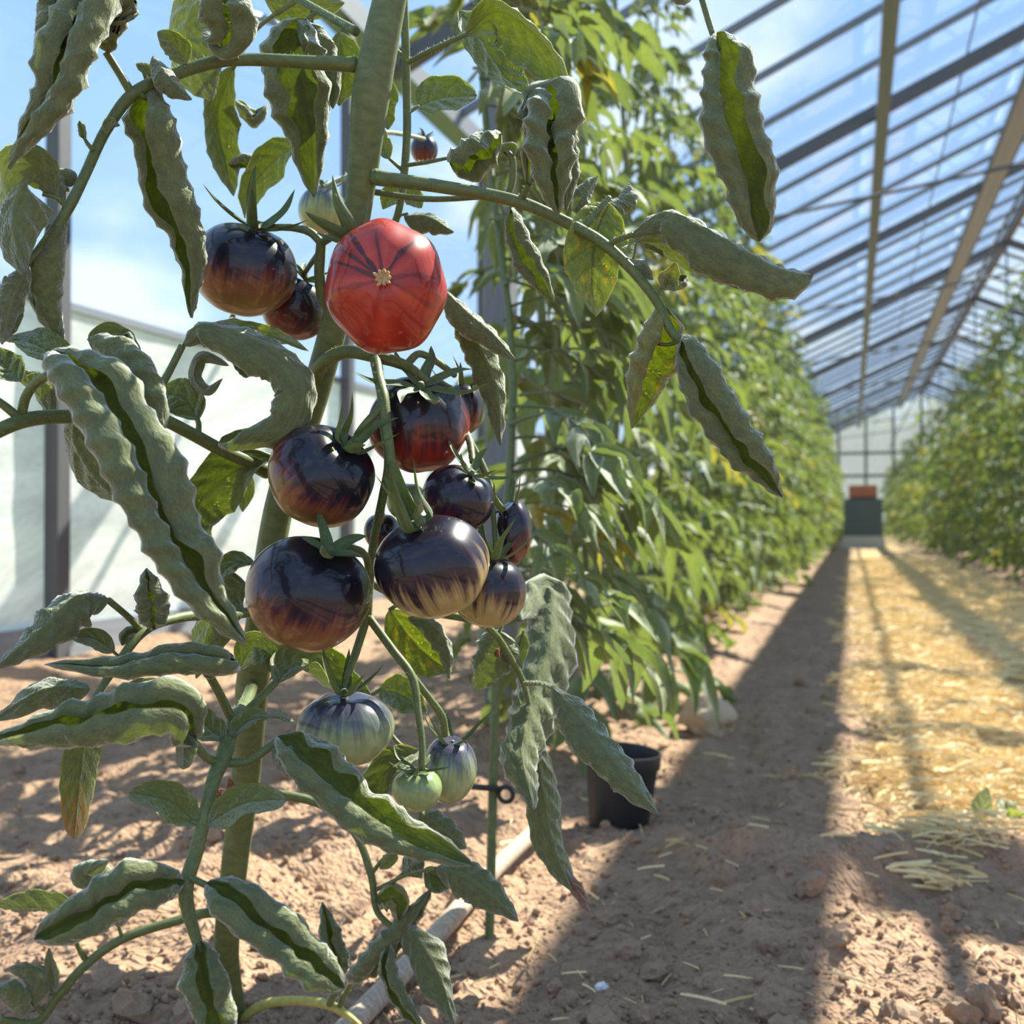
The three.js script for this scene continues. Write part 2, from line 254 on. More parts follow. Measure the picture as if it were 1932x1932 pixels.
// ------------------------------------------------------------------ leaf blades
// pts: midrib in space; w: width as it shows; curl: half angle to which each side rolls up towards `face`
function blade(pts, w, curl, face, o = {}) {
  const { nl = 46, nw = 20, tip = 0.8, base = 0.65, quilt = 1, wave = 1, seed = 1, skew = 0, uneven = 0, peak = 0.42, lift = 0 } = o;
  const curve = new THREE.CatmullRomCurve3(pts, false, 'centripetal'), faces = Array.isArray(face) ? face : [face], L = curve.getLength();
  const nv = clamp(Math.round(L / 0.011), 4, 14);
  // half of the cross-section: the bend tightens towards the edge, so a strong curl makes two scrolls with a seam between
  const bend = 1 + 0.5 * smooth(curl, 1.2, 2.6);
  const section = (a, c) => { let x = 0, y = 0; const n = 10, d = a / n; for (let i = 0; i < n; i++) { const th = c * ((i + 0.5) * d) ** bend; x += Math.cos(th) * d; y += Math.sin(th) * d; } return [x, y, c * a ** bend]; };
  let widest = 0; for (let a = 0.05; a < 1.01; a += 0.05) widest = Math.max(widest, section(a, curl)[0]);
  const H0 = (w / 2) / widest;
  const prof = (t) => { const a = t < peak ? Math.sin((t / peak) * Math.PI / 2) ** base : Math.cos(((t - peak) / (1 - peak)) * Math.PI / 2) ** tip; return Math.max(a, 0.02); };
  return grid(nw, nl, (uu, t) => {
    const u = uu * 2 - 1, C = curve.getPoint(t), T = curve.getTangent(t);
    const ff = t * (faces.length - 1), fi = Math.min(faces.length - 1, Math.floor(ff)), F = faces[fi].clone().lerp(faces[Math.min(fi + 1, faces.length - 1)], ff - fi);
    const N = F.addScaledVector(T, -F.dot(T)).normalize(), B = T.clone().cross(N);
    const side = Math.sign(u), c = Math.max(0.05, curl * (0.86 + 0.14 * Math.sin(Math.PI * Math.min(1, t * 1.1))) * (1 + uneven * side) * (1 + 0.12 * wave * n2(t * 5 + seed * 3, side * 7)));
    const arc = H0 * prof(t) * (1 + 0.05 * wave * Math.sin(t * nv * 1.7 + seed * 2 + side) + 0.08 * wave * n2(t * 4 + seed * 5, side * 3)) * (1 + skew * side);
    const [sx, sy, th] = section(Math.abs(u), c), ph = t * nv - Math.abs(u) * 1.3 + (side > 0 ? 0.4 : 0), ripple = Math.abs(Math.sin(Math.PI * ph));
    const edge = 1 - Math.abs(u) ** 6 * 0.4, body = Math.sin(Math.PI * clamp(t, 0.02, 0.98)) ** 0.4;
    let h = quilt * Math.min(w, 0.03) * (0.075 * (ripple ** 0.6 - 0.55) * Math.min(1, Math.abs(u) * 4) + 0.03 * fbm(u * 3 + seed * 9, t * 12, 3) - 0.05 * Math.exp(-u * u * 260)) * edge * body;
    h += lift + wave * (curl > 2 ? 0.035 : 0.07) * w * u * u * Math.sin(t * 9 + seed * 4 + side * 1.5) * body;
    return C.addScaledVector(B, side * (sx * arc - Math.sin(th) * h)).addScaledVector(N, sy * arc + Math.cos(th) * h);
  });
}
const blade2 = (pts, w, curl, face, o) => mergeGeometries([blade(pts, w, curl, face, { ...o, lift: 0.00018 }), blade(pts, w, curl, face, { ...o, lift: -0.00018 })], true);   // upper face and underside
const px = (n, d) => (n / FPX) * d;
const pp = (a) => a.map((q) => P(...q));

// ------------------------------------------------------------------ the front tomato plant
const plant = top(new THREE.Group(), 'tomato_plant', 'large tomato plant with curled leaves and dark tomatoes, nearest the lens', 'plant');
const stemPts = [[752, -90, 0.54], [735, 0, 0.545], [701, 170, 0.55], [678, 370, 0.565], [645, 550, 0.585], [598, 730, 0.603], [528, 950, 0.612], [492, 1180, 0.625], [476, 1300, 0.637], [466, 1450, 0.66], [441, 1650, 0.70], [428, 1800, 0.757], [444, 1945, 0.812]];
const stemR = [0.0085, 0.0087, 0.0102, 0.0076, 0.0078, 0.0082, 0.0085, 0.009, 0.0102, 0.0092, 0.0088, 0.0089, 0.0105];
const stemMesh = mesh('stem', tube(pp(stemPts), stemR, 20, 150, 0.035), M.stem, plant);
const stalks = [[pp(stemPts), stemR]];       // remembered so that hairs can be set on them
let leafSeed = 1;
function stalkGeo(list) { return mergeGeometries(list.map(([pts, r]) => { const p = pp(pts), d = pts[0][2], rr = r.map((k) => px(k, d)); stalks.push([p, rr]); return tube(p, rr, 10, 0, 0.03); })); }
// a leaf: its stalk (lists of points and radii in frame pixels at that distance) and its leaflets
function leaf(stalkList, leaflets, mat = M.stalk) {
  const l = mesh('leaf', stalkGeo(stalkList), mat, plant);
  for (const [pts, w, curl, face, m = 'leaf', o = {}] of leaflets) {
    const mid = pts[Math.floor(pts.length / 2)][2], f = Array.isArray(face[0]) ? face.map(D) : D(face);
    const b = mesh('leaflet', blade2(pp(pts), px(w, mid), THREE.MathUtils.degToRad(curl), f, { seed: leafSeed++, ...o }), M[m], l);
    if (o.label) b.userData.label = o.label;
  }
  return l;
}
const CAM = [0, 0.1, 1], AWAY = [0, -0.1, -1];
// upper leaf reaching out over the wall
leaf([[[[672, 122, 0.548], [575, 117, 0.54], [470, 112, 0.53], [410, 116, 0.52], [330, 140, 0.51], [250, 178, 0.50], [200, 245, 0.495], [160, 330, 0.49], [130, 390, 0.485], [82, 462, 0.48], [48, 500, 0.475]], [15, 12.5, 11.5, 11.5, 11, 10.5, 9, 8.5, 9, 8, 6]],
  [[[250, 178, 0.50], [225, 138, 0.495], [200, 98, 0.49]], [9, 7, 7]], [[[128, 392, 0.485], [105, 372, 0.48], [80, 366, 0.478]], [6, 5, 4]], [[[176, 285, 0.49], [160, 262, 0.49], [158, 245, 0.49]], [5, 3, 3]], [[[292, 152, 0.508], [282, 142, 0.506]], [3, 2]], [[[348, 128, 0.512], [350, 116, 0.51]], [4, 3]], [[[262, 178, 0.5], [285, 190, 0.505], [296, 205, 0.51]], [6, 5, 4]], [[[445, 110, 0.525], [440, 80, 0.5]], [6, 5]]], [
  [[[205, 100, 0.49], [196, 20, 0.482], [150, 95, 0.468], [108, 210, 0.462], [16, 318, 0.455]], 118, 254, [[0.3, 0.1, 1], [0.0, 0.1, 1], [-0.1, 0, 1], [-0.5, 0.3, 0.7]], 'leaf', { quilt: 1.5, peak: 0.35, uneven: 0.06 }],
  [[[120, 150, 0.475], [100, 60, 0.47], [112, -50, 0.468]], 74, 250, [0.6, 0, 0.8], 'leaf', { quilt: 1.6 }],
  [[[352, 120, 0.51], [330, 88, 0.505], [297, 60, 0.50]], 52, 28, [0.2, 0.1, 1], 'leaf', { tip: 0.6, quilt: 0.8 }],
  [[[292, 152, 0.508], [276, 135, 0.504], [257, 120, 0.50]], 30, 25, [0.1, 0.2, 1], 'leaf', { nl: 24, nw: 12 }],
  [[[290, 165, 0.512], [312, 250, 0.515], [345, 370, 0.52], [380, 480, 0.525], [362, 600, 0.53]], 112, 199, [[-0.5, 0.1, 0.8], [-0.6, 0, 0.75]], 'leaf', { peak: 0.3, uneven: 0.1 }],
  [[[288, 106, 0.50], [322, 150, 0.495], [362, 188, 0.50]], 46, 233, [-0.3, -0.5, -0.8], 'leaf', {}],
  [[[160, 262, 0.49], [156, 244, 0.487], [150, 228, 0.486]], 15, 186, CAM, 'leaf', { nl: 16, nw: 10 }],
  [[[196, 250, 0.49], [210, 238, 0.488], [226, 236, 0.487]], 26, 70, [0.2, 0.3, 1], 'leaf', { nl: 16, nw: 10 }],
  [[[105, 372, 0.48], [58, 338, 0.472], [26, 410, 0.462], [44, 520, 0.458]], 104, 72, [[0, 0.9, -0.3], [0, 0.6, -0.7], [-0.3, 0.1, -1]], 'leaf', { quilt: 1.2 }],
  [[[128, 400, 0.488], [118, 500, 0.492], [112, 580, 0.495], [122, 650, 0.498]], 84, 216, [-0.75, 0, 0.65], 'leaf', { uneven: 0.15 }],
  [[[136, 352, 0.49], [122, 335, 0.488], [108, 345, 0.486], [118, 385, 0.484]], 40, 186, [0, 0.3, -1], 'leaf', { nl: 24, nw: 12 }],
  [[[52, 500, 0.474], [24, 565, 0.47], [4, 650, 0.468]], 46, 250, [-0.5, 0.2, -0.8], 'leaf', { quilt: 1.3 }],
  [[[10, 520, 0.47], [18, 590, 0.475], [8, 640, 0.478]], 50, 40, [0.2, 0.1, -1], 'leaf', {}],
  [[[432, 108, 0.525], [440, 60, 0.50], [430, 10, 0.495], [440, -50, 0.50]], 98, 260, [0.05, 0.15, 1], 'leaf', { quilt: 1.6, peak: 0.5 }],
]);
// leaves of the same plant further back, upper middle
leaf([[[[672, 60, 0.553], [600, 20, 0.575], [530, -20, 0.59], [470, -50, 0.60]], [9, 8, 7, 6]], [[[600, 20, 0.575], [575, 40, 0.58]], [5, 4]], [[[520, -22, 0.592], [430, 0, 0.61], [390, -15, 0.615]], [5, 4, 4]], [[[560, 0, 0.585], [480, 60, 0.63], [440, 130, 0.66]], [5, 4, 4]], [[[590, 15, 0.577], [575, 150, 0.62], [568, 270, 0.65]], [5, 4, 3]]], [
  [[[575, 35, 0.58], [560, 120, 0.582], [585, 240, 0.585], [592, 372, 0.588]], 122, 186, [[-0.2, 0.2, 1], [-0.3, 0, 1]], 'leaf', { uneven: 0.2, peak: 0.4 }],
  [[[560, 38, 0.575], [590, 70, 0.57], [612, 130, 0.572], [628, 205, 0.575]], 60, 205, [0.3, -0.3, -0.9], 'leaf', {}],
  [[[390, -20, 0.615], [352, 50, 0.62], [372, 130, 0.625], [400, 190, 0.63]], 118, 42, [0.2, 0.1, -1], 'leaf', {}],
  [[[440, 125, 0.66], [410, 220, 0.665], [425, 300, 0.67], [440, 370, 0.675]], 66, 70, [0.4, 0.1, 1], 'leaf', {}],
  [[[440, 190, 0.67], [480, 240, 0.67], [508, 198, 0.672]], 40, 208, [0.1, 1, 0.4], 'leaf', { nl: 24 }],
  [[[430, 310, 0.67], [470, 295, 0.672], [505, 330, 0.674]], 34, 186, [0.1, -1, 0.4], 'leaf', { nl: 24 }],
  [[[568, 270, 0.65], [520, 300, 0.652], [480, 350, 0.655], [462, 412, 0.66]], 66, 46, [0.5, 0.4, 0.8], 'leaf', {}],
  [[[640, 60, 0.60], [650, 130, 0.605], [640, 200, 0.61]], 70, 40, [0.2, 0.2, 1], 'leaf', {}],
  [[[500, 0, 0.6], [560, 12, 0.6], [650, 5, 0.6]], 70, 40, [0, 0.6, -0.8], 'leaf', {}],
]);
// arching leaf towards the path
leaf([[[[695, 330, 0.562], [720, 337, 0.556], [830, 352, 0.545], [975, 380, 0.535], [1050, 411, 0.528], [1135, 457, 0.52], [1190, 507, 0.516], [1240, 570, 0.512], [1272, 632, 0.508], [1292, 645, 0.506]], [17, 14.5, 12, 11, 10.5, 10, 9, 8.5, 8, 6]],
  [[[980, 380, 0.535], [992, 362, 0.53], [998, 348, 0.527]], [8, 7, 6]], [[[1146, 462, 0.519], [1172, 450, 0.514], [1196, 442, 0.51]], [6, 5.5, 5]], [[[1095, 436, 0.524], [1125, 400, 0.53], [1150, 372, 0.535]], [6, 6, 5]], [[[1240, 570, 0.512], [1246, 545, 0.51], [1258, 528, 0.508]], [4, 3, 3]], [[[1150, 462, 0.519], [1192, 490, 0.521], [1200, 460, 0.52]], [3, 2.5, 2]], [[[1285, 640, 0.507], [1262, 650, 0.512], [1235, 648, 0.514]], [5, 4, 3]]], [
  [[[998, 350, 0.53], [1042, 222, 0.512], [1034, 300, 0.506], [1052, 408, 0.505]], 106, 257, [[-0.3, 0.2, 1], [0.1, 0.1, 1], [0.05, 0.2, 1]], 'leaf', { quilt: 1.7, peak: 0.5 }],
  [[[1088, 205, 0.53], [1082, 270, 0.522], [1088, 330, 0.518], [1068, 400, 0.516]], 44, 253, [-0.8, 0.1, 0.5], 'leaf', { quilt: 1.6 }],
  [[[1148, 385, 0.538], [1126, 440, 0.53], [1118, 520, 0.524], [1122, 596, 0.52]], 116, 34, [0.15, 0.1, 1], 'leafYellow', { tip: 0.7, quilt: 0.9 }],
  [[[1120, 420, 0.545], [1106, 370, 0.545], [1128, 332, 0.55]], 40, 215, [-0.6, 0, -0.8], 'leaf', {}],
  [[[1150, 385, 0.54], [1172, 372, 0.545], [1186, 345, 0.55]], 46, 208, [0.6, 0.2, -0.7], 'leaf', {}],
  [[[1188, 446, 0.512], [1252, 404, 0.502], [1330, 436, 0.492], [1410, 482, 0.486], [1480, 515, 0.484], [1534, 520, 0.486]], 96, 205, [[0, -0.6, -0.8], [-0.1, -0.7, -0.7], [-0.1, -0.5, -0.85]], 'leaf', { quilt: 1.4, tip: 0.55, peak: 0.55 }],
  [[[1205, 455, 0.516], [1270, 462, 0.522], [1345, 500, 0.528], [1392, 545, 0.53]], 62, 40, [0, 0.5, -0.9], 'leaf', {}],
  [[[1198, 452, 0.52], [1222, 455, 0.522], [1252, 484, 0.524]], 40, 35, [0.2, 0.5, 0.9], 'leaf', { nl: 20, nw: 12 }],
  [[[1252, 548, 0.51], [1262, 522, 0.508], [1276, 494, 0.506]], 40, 45, [0.3, 0, 1], 'leafYellow', { nl: 22, nw: 12 }],
  [[[1255, 545, 0.512], [1280, 540, 0.512], [1294, 520, 0.514]], 30, 186, [0, 0.5, 0.8], 'leaf', { nl: 20, nw: 12 }],
  [[[1190, 490, 0.52], [1212, 496, 0.516], [1232, 528, 0.514]], 34, 233, [-0.3, -0.4, -0.8], 'leaf', { nl: 22, nw: 12, quilt: 1.4 }],
  [[[1250, 575, 0.515], [1232, 640, 0.52], [1206, 715, 0.522], [1192, 808, 0.52]], 92, 211, [[0.3, 0, 1], [0.4, 0.1, 1], [0.3, 0.3, 1]], 'leafYellow', { peak: 0.4, uneven: 0.15 }],
  [[[1290, 632, 0.506], [1330, 702, 0.498], [1385, 800, 0.492], [1430, 872, 0.49], [1476, 938, 0.49]], 94, 225, [[-0.75, -0.1, 0.65], [-0.7, -0.1, 0.7], [-0.4, 0, 0.9]], 'leaf', { quilt: 1.3, peak: 0.38, uneven: 0.1 }],
]);
// leaf hanging in from above, before the roof
leaf([[[[1305, -60, 0.475], [1325, 0, 0.475], [1340, 50, 0.474], [1356, 95, 0.472]], [6.5, 6, 6, 5]], [[[1322, -10, 0.475], [1300, -2, 0.47]], [4, 3]]], [
  [[[1352, 62, 0.473], [1368, 140, 0.47], [1376, 240, 0.468], [1405, 350, 0.466], [1432, 456, 0.465]], 112, 221, [[-0.2, 0.1, 1], [-0.25, 0.05, 1], [-0.1, 0.2, 1]], 'leaf', { quilt: 1.2, tip: 0.45, peak: 0.5, uneven: 0.1 }],
  [[[1302, -3, 0.47], [1280, 2, 0.468], [1262, -4, 0.466]], 26, 186, CAM, 'leaf', { nl: 18, nw: 10 }],
]);
// slender side shoot right of the stem
leaf([[[[762, -60, 0.575], [764, 40, 0.575], [767, 150, 0.58], [766, 290, 0.585], [745, 420, 0.592], [700, 480, 0.60], [655, 520, 0.59]], [7.5, 8, 8, 8, 7, 6, 5]], [[[770, 118, 0.578], [820, 92, 0.57], [882, 64, 0.56]], [5, 5, 4]], [[[766, 312, 0.585], [805, 306, 0.58], [846, 298, 0.575]], [4, 4, 3]], [[[764, 110, 0.578], [738, 84, 0.58]], [4, 3]], [[[758, 320, 0.586], [735, 300, 0.588]], [4, 3]], [[[750, 408, 0.592], [770, 402, 0.592]], [3, 2]], [[[767, 215, 0.582], [790, 200, 0.585]], [4, 3]]], [
  [[[880, 64, 0.56], [935, 22, 0.552], [1005, 62, 0.545], [1060, 140, 0.54], [1086, 240, 0.536]], 84, 70, [[-0.3, -0.8, 0.35], [-0.5, -0.6, 0.5], [-0.9, -0.3, 0.4]], 'leaf', { peak: 0.35, uneven: 0.35, skew: 0.3 }],
  [[[788, 202, 0.60], [830, 185, 0.60], [900, 180, 0.60]], 96, 26, [0.1, 0.5, 0.9], 'leaf', { tip: 0.45, base: 0.4, quilt: 0.6 }],
  [[[846, 300, 0.575], [880, 292, 0.572], [915, 268, 0.57], [945, 250, 0.57]], 84, 208, [0, -0.9, 0.5], 'leaf', { uneven: 0.2 }],
  [[[736, 150, 0.60], [725, 200, 0.602], [732, 245, 0.604]], 50, 35, [0.2, 0, 1], 'leaf', {}],
  [[[752, 352, 0.60], [735, 372, 0.602], [722, 395, 0.604]], 36, 25, [0, 0, 1], 'leaf', { nl: 18, nw: 10 }],
  [[[760, 358, 0.60], [782, 375, 0.602], [796, 392, 0.604]], 38, 25, [0, 0.2, 1], 'leaf', { nl: 18, nw: 10 }],
  [[[762, 408, 0.594], [805, 410, 0.592], [856, 438, 0.59]], 46, 221, [0, -0.5, -0.8], 'leaf', {}],
  [[[735, 300, 0.59], [722, 275, 0.592], [718, 240, 0.595]], 40, 70, [-0.2, 0.2, 1], 'leaf', { nl: 24, nw: 12 }],
  [[[865, 20, 0.60], [905, 70, 0.602], [960, 150, 0.604], [1000, 180, 0.605]], 96, 34, [0.2, 0.4, 0.9], 'leaf', {}],
]);
leaf([[[[690, 360, 0.57], [800, 375, 0.575], [900, 372, 0.57], [958, 365, 0.562], [966, 300, 0.558], [955, 285, 0.556]], [6, 6, 5, 6, 7, 5]], [[[958, 365, 0.562], [968, 400, 0.56]], [5, 4]]], [
  [[[966, 392, 0.56], [985, 455, 0.557], [1015, 515, 0.555], [1045, 570, 0.553]], 56, 209, [[-0.6, -0.3, 0.7], [-0.5, 0, 0.8]], 'leaf', { quilt: 1.3, uneven: 0.2 }],
  [[[962, 300, 0.558], [950, 284, 0.556], [968, 278, 0.555], [970, 296, 0.556]], 16, 208, [0, 0, 1], 'leaf', { nl: 24, nw: 10 }],
]);
leaf([[[[648, 540, 0.588], [740, 560, 0.61], [840, 548, 0.59]], [6, 5, 4]]], [
  [[[838, 548, 0.59], [880, 590, 0.585], [925, 628, 0.58], [972, 678, 0.575]], 54, 190, [[-0.3, -0.5, -0.8], [-0.4, -0.5, -0.7]], 'leaf', { quilt: 1.3 }],
  [[[860, 600, 0.60], [900, 650, 0.60], [935, 730, 0.60], [945, 840, 0.60]], 60, 205, [-0.4, 0.2, -0.9], 'leaf', { quilt: 1.4 }],
]);
// long leaf across the middle, towards the wall
leaf([[[[505, 890, 0.612], [470, 872, 0.60], [420, 850, 0.582], [355, 815, 0.56], [296, 788, 0.54], [220, 784, 0.515], [140, 785, 0.493], [50, 792, 0.47], [-20, 822, 0.455], [-60, 850, 0.45]], [15, 13, 12, 11.5, 11, 10.5, 10.5, 11, 10, 9]],
  [[[286, 775, 0.542], [296, 745, 0.545], [320, 700, 0.548], [344, 652, 0.55]], [8, 8, 7, 7]], [[[40, 790, 0.47], [48, 752, 0.466], [68, 722, 0.46], [95, 706, 0.455]], [9, 9, 8.5, 8]], [[[374, 820, 0.568], [375, 800, 0.57], [372, 790, 0.571]], [6, 5, 5]], [[[40, 792, 0.468], [0, 760, 0.462], [-30, 745, 0.458]], [9, 8, 8]], [[[430, 852, 0.585], [480, 850, 0.60], [510, 860, 0.605]], [5, 5, 4]]], [
  [[[92, 668, 0.462], [160, 745, 0.45], [235, 870, 0.44], [300, 1000, 0.434], [365, 1110, 0.43], [464, 1218, 0.428]], 150, 260, [[0.5, 0.4, 0.8], [0.55, 0.35, 0.75], [0.55, 0.3, 0.8]], 'leaf', { peak: 0.35, tip: 0.7, uneven: 0.05, quilt: 1.2, nl: 70, nw: 28 }],
  [[[165, 640, 0.475], [220, 690, 0.468], [262, 760, 0.463], [300, 860, 0.46]], 86, 242, [[0.5, 0.4, -0.75], [0.5, 0.4, -0.75]], 'leaf', { quilt: 1.2 }],
  [[[130, 702, 0.475], [70, 650, 0.48], [0, 640, 0.485]], 84, 36, [0.2, 0.8, 0.6], 'leaf', {}],
  [[[160, 770, 0.50], [140, 820, 0.505], [175, 890, 0.508], [222, 945, 0.51]], 116, 38, [0.4, 0.2, -0.9], 'leaf', { tip: 0.5 }],
  [[[40, 720, 0.49], [10, 690, 0.492], [-20, 650, 0.494]], 60, 40, [0.4, 0.4, 0.8], 'leaf', {}],
  [[[100, 790, 0.50], [60, 730, 0.50], [20, 700, 0.50]], 50, 70, [0.3, 0.5, -0.8], 'leaf', {}],
  [[[180, 668, 0.49], [205, 640, 0.49], [232, 660, 0.492], [252, 700, 0.495]], 60, 70, [0.2, 0.6, 0.7], 'leaf', {}],
  [[[262, 735, 0.497], [248, 690, 0.495], [240, 650, 0.493], [250, 636, 0.49], [254, 660, 0.488]], 24, 186, [-0.8, 0, 0.6], 'leaf', { nl: 30 }],
  [[[345, 652, 0.55], [372, 616, 0.548], [450, 630, 0.542], [530, 672, 0.536], [572, 735, 0.532], [548, 810, 0.53], [470, 845, 0.532], [412, 838, 0.536]], 86, 190, [[0.1, -0.6, -0.7], [0.1, -0.7, -0.6], [-0.4, -0.4, -0.8], [-0.8, 0, -0.55], [-0.5, 0.6, 0.5]], 'leaf', { peak: 0.4, tip: 0.5, nl: 64 }],
  [[[400, 612, 0.552], [460, 622, 0.556], [520, 638, 0.558], [582, 662, 0.56]], 44, 40, [0, 0.6, 0.8], 'leafYellow', { wave: 2 }],
  [[[374, 792, 0.571], [345, 750, 0.572], [302, 742, 0.573]], 74, 34, [-0.1, 0.3, 1], 'leaf', { tip: 0.5 }],
  [[[432, 690, 0.57], [380, 675, 0.57], [366, 712, 0.568], [392, 738, 0.566], [420, 715, 0.565]], 26, 70, [0, 0.3, -1], 'leaf', { nl: 36 }],
  [[[440, 680, 0.565], [470, 690, 0.565], [500, 695, 0.565]], 50, 40, [0, 0.3, 1], 'leaf', {}],
  [[[512, 860, 0.605], [440, 890, 0.60], [380, 945, 0.598], [368, 1000, 0.596], [405, 1048, 0.596]], 104, 46, [[0.5, 0.5, 0.8], [0.7, 0.1, 0.8]], 'leaf', { peak: 0.4, wave: 1.6 }],
  [[[455, 880, 0.64], [462, 920, 0.642], [458, 966, 0.644]], 38, 35, [0.2, 0, 1], 'leaf', { nl: 22, nw: 10 }],
]);
// lower leaf on the wall side
leaf([[[[490, 1150, 0.622], [440, 1160, 0.59], [340, 1165, 0.545], [272, 1190, 0.52], [232, 1238, 0.51], [178, 1325, 0.50], [160, 1400, 0.495]], [10, 9, 8.5, 8, 7, 6, 4]], [[[268, 1190, 0.52], [240, 1162, 0.51], [204, 1132, 0.50]], [7, 6, 6]], [[[226, 1240, 0.51], [214, 1230, 0.508]], [3, 3]], [[[282, 1186, 0.52], [290, 1178, 0.515]], [4, 3]], [[[520, 1075, 0.617], [480, 1062, 0.60], [440, 1070, 0.59]], [5, 4, 4]], [[[510, 1130, 0.62], [480, 1118, 0.61], [462, 1104, 0.60]], [4, 4, 3]]], [
  [[[205, 1130, 0.50], [150, 1128, 0.49], [80, 1188, 0.478], [-10, 1262, 0.468]], 84, 247, [[-0.5, -0.8, -0.4], [-0.5, -0.8, -0.4]], 'leaf', { quilt: 1.7, peak: 0.4 }],
  [[[292, 1186, 0.515], [286, 1130, 0.51], [276, 1072, 0.506]], 62, 250, [0.3, 0, 0.9], 'leaf', { quilt: 1.6 }],
  [[[216, 1230, 0.508], [175, 1204, 0.504], [128, 1202, 0.50]], 42, 30, [0, 0.6, 0.8], 'leaf', { nl: 24 }],
  [[[262, 1190, 0.518], [240, 1196, 0.516], [230, 1218, 0.515]], 24, 186, [0.4, 0.2, 0.8], 'leaf', { nl: 18, nw: 10 }],
  [[[480, 1062, 0.60], [440, 1064, 0.595], [398, 1108, 0.59]], 46, 45, [0.1, 0.7, 0.6], 'leaf', {}],
  [[[464, 1100, 0.60], [425, 1120, 0.60], [395, 1190, 0.602], [370, 1280, 0.604]], 96, 40, [0.4, 0.3, -0.9], 'leaf', {}],
  [[[175, 1335, 0.50], [160, 1400, 0.495], [148, 1490, 0.49], [140, 1582, 0.488]], 66, 32, [0.15, 0.1, 1], 'leafTurning', { tip: 0.45, peak: 0.5, label: 'drooping leaflet turning yellow and orange at its tip' }],
  [[[170, 1300, 0.505], [90, 1300, 0.50], [-15, 1358, 0.495]], 66, 78, [0, -0.5, -0.8], 'leaf', { quilt: 1.2 }],
  [[[240, 1290, 0.53], [300, 1310, 0.535], [365, 1395, 0.54]], 50, 40, [0.2, 0.6, -0.7], 'leaf', {}],
]);
